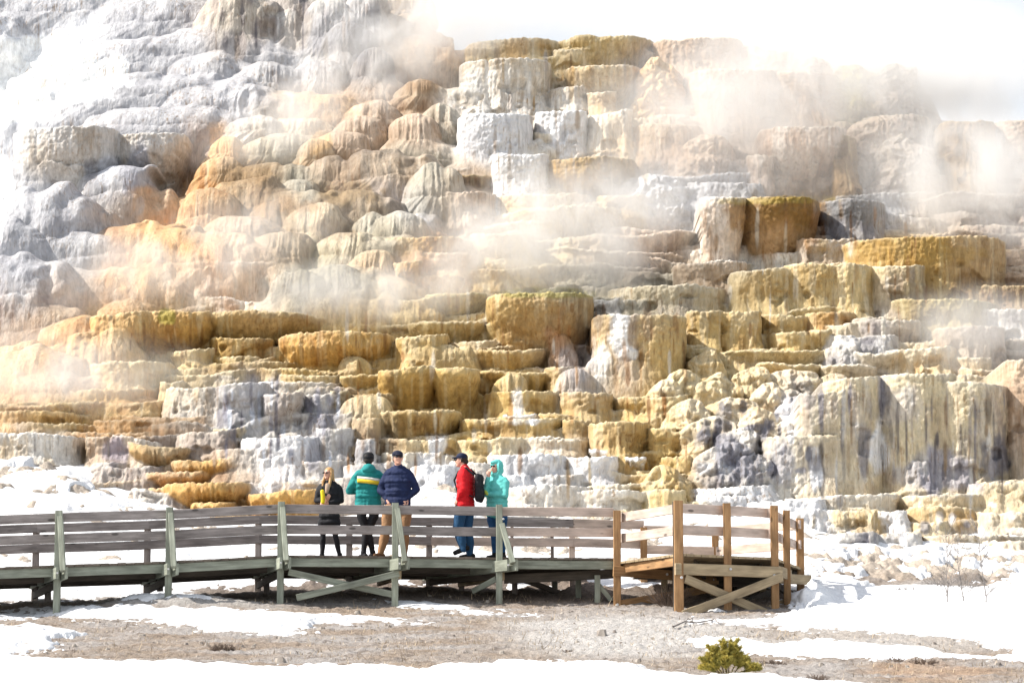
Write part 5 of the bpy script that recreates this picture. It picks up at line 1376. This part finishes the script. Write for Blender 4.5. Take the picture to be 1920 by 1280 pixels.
# ---------------------------------------------------------------- drifting steam
def steam(c, r, dens, label, sc1=.35, lo=.42, rot=0, stretch=(1, 1, .8), seed=0, alb=.95):
    bm = bmesh.new(); bmesh.ops.create_icosphere(bm, subdivisions=3, radius=1)
    me = bpy.data.meshes.new('steam'); bm.to_mesh(me); bm.free()
    o = bpy.data.objects.new('steam', me); col.objects.link(o)
    o.location = c; o.scale = r; o.rotation_euler = (0, rot, 0)
    m = bpy.data.materials.new('steam'); m.use_nodes = True; t = NT(m)
    t.n.remove(m.node_tree.nodes['Principled BSDF']); out = m.node_tree.nodes['Material Output']
    v = t.new('ShaderNodeVolumePrincipled'); v.inputs['Color'].default_value = (alb, alb * .992, alb * .982, 1); v.inputs['Anisotropy'].default_value = .1
    tc = t.new('ShaderNodeTexCoord'); g = t.new('ShaderNodeNewGeometry')
    ln = t.new('ShaderNodeVectorMath', operation='LENGTH'); t.ln(tc.outputs['Object'], ln.inputs[0])
    fo = t.new('ShaderNodeMapRange', interpolation_type='SMOOTHSTEP'); fo.inputs[1].default_value = 1; fo.inputs[2].default_value = .0
    fo.inputs[3].default_value = 0; fo.inputs[4].default_value = 1; t.ln(ln.outputs['Value'], fo.inputs[0])
    mp = t.new('ShaderNodeMapping'); mp.inputs['Scale'].default_value = stretch; mp.inputs['Location'].default_value = (seed, seed * .7, 0); t.ln(g.outputs['Position'], mp.inputs[0])
    nz = t.new('ShaderNodeTexNoise', Scale=sc1, Detail=6.0, Roughness=.66, Distortion=1.6); t.ln(mp.outputs[0], nz.inputs['Vector'])
    mr = t.new('ShaderNodeMapRange'); mr.inputs[1].default_value = lo; mr.inputs[2].default_value = lo + .17; mr.inputs[3].default_value = 0; mr.inputs[4].default_value = 1
    t.ln(nz.outputs[0], mr.inputs[0])
    m1 = t.new('ShaderNodeMath', operation='MULTIPLY'); t.ln(fo.outputs[0], m1.inputs[0]); t.ln(mr.outputs[0], m1.inputs[1])
    m2 = t.new('ShaderNodeMath', operation='MULTIPLY'); m2.inputs[1].default_value = dens; t.ln(m1.outputs[0], m2.inputs[0])
    t.ln(m2.outputs[0], v.inputs['Density']); t.ln(v.outputs[0], out.inputs['Volume'])
    m.cycles.volume_step_rate = 1.0 if hasattr(m.cycles, 'volume_step_rate') else 1
    me.materials.append(m); tag(o, label, kind='stuff')
    return o
def S(px, py, Y, rpx, rpy, ry, dens, label, lo=.42, sc1=.45, seed=0, alb=.94, rot=0.0):
    m = Y / F
    steam(P(px, py, Y), (rpx * m, ry, rpy * m), dens * 1.35, label, rot=R(rot), lo=lo, sc1=sc1, seed=seed, alb=alb)
S(1650, 40, 82, 800, 240, 3, .05, 'thin white steam billowing over the top of the terraces', lo=.02, seed=3, alb=.999)
S(1300, 40, 82, 560, 120, 3, .10, 'pale steam blowing back above the crest', lo=.15, seed=5, alb=.999)
S(1740, 170, 74, 300, 150, 2.0, 1.1, 'white steam pouring off the shoulder above the brown pools', lo=.40, seed=7, alb=.985)
S(1400, 210, 72.6, 500, 260, 2.6, .62, 'drifting steam in front of the pink upper terraces', lo=.40, seed=9, rot=-20, alb=.95)
S(1840, 350, 67.6, 290, 190, 2.2, 1.0, 'steam rising beside the brown upper pools', lo=.42, seed=14, rot=10, alb=.95)
S(1050, 445, 66.5, 380, 190, 2.2, 1.0, 'steam lying across the middle terraces', lo=.40, seed=21, rot=-12, alb=.95)
S(780, 60, 76, 380, 210, 3, .60, 'steam blowing past the dark upper shoulder', lo=.38, seed=31, rot=-35, alb=.96)
S(600, 190, 71, 330, 110, 2.0, .60, 'thin steam running down beside the grey lumps', lo=.42, seed=35, rot=-30, alb=.97)
S(330, 490, 65.5, 500, 120, 1.8, .50, 'thin steam over the peach coloured lumps', lo=.43, seed=41, rot=-18, alb=.95)
S(120, 690, 61, 340, 110, 1.4, .70, 'low steam hanging over the lowest peach slope', lo=.43, seed=51, alb=.96)
S(690, 550, 65, 300, 90, 1.2, 1.0, 'steam wisp behind the ochre basin', lo=.40, seed=61, alb=.95)
S(1850, 620, 62, 240, 110, 1.0, .9, 'steam wisp beside the tall cream cliff', lo=.40, seed=71)
S(1000, 10, 84, 360, 90, 3, .25, 'pale steam veiling the far brown shoulder', lo=.20, seed=81, alb=.99)
S(1650, 110, 75.5, 460, 150, 2, .9, 'white steam rolling over the crest and hiding its far end', lo=.36, seed=91, alb=.99)
S(1420, 330, 71.0, 620, 330, 2.4, .16, 'broad thin veil of steam over the upper terraces', lo=.22, seed=95, rot=-15, alb=.97)
S(1500, 40, 79, 620, 110, 2.5, .35, 'bright steam trailing along the crest line', lo=.20, seed=97, alb=.999)
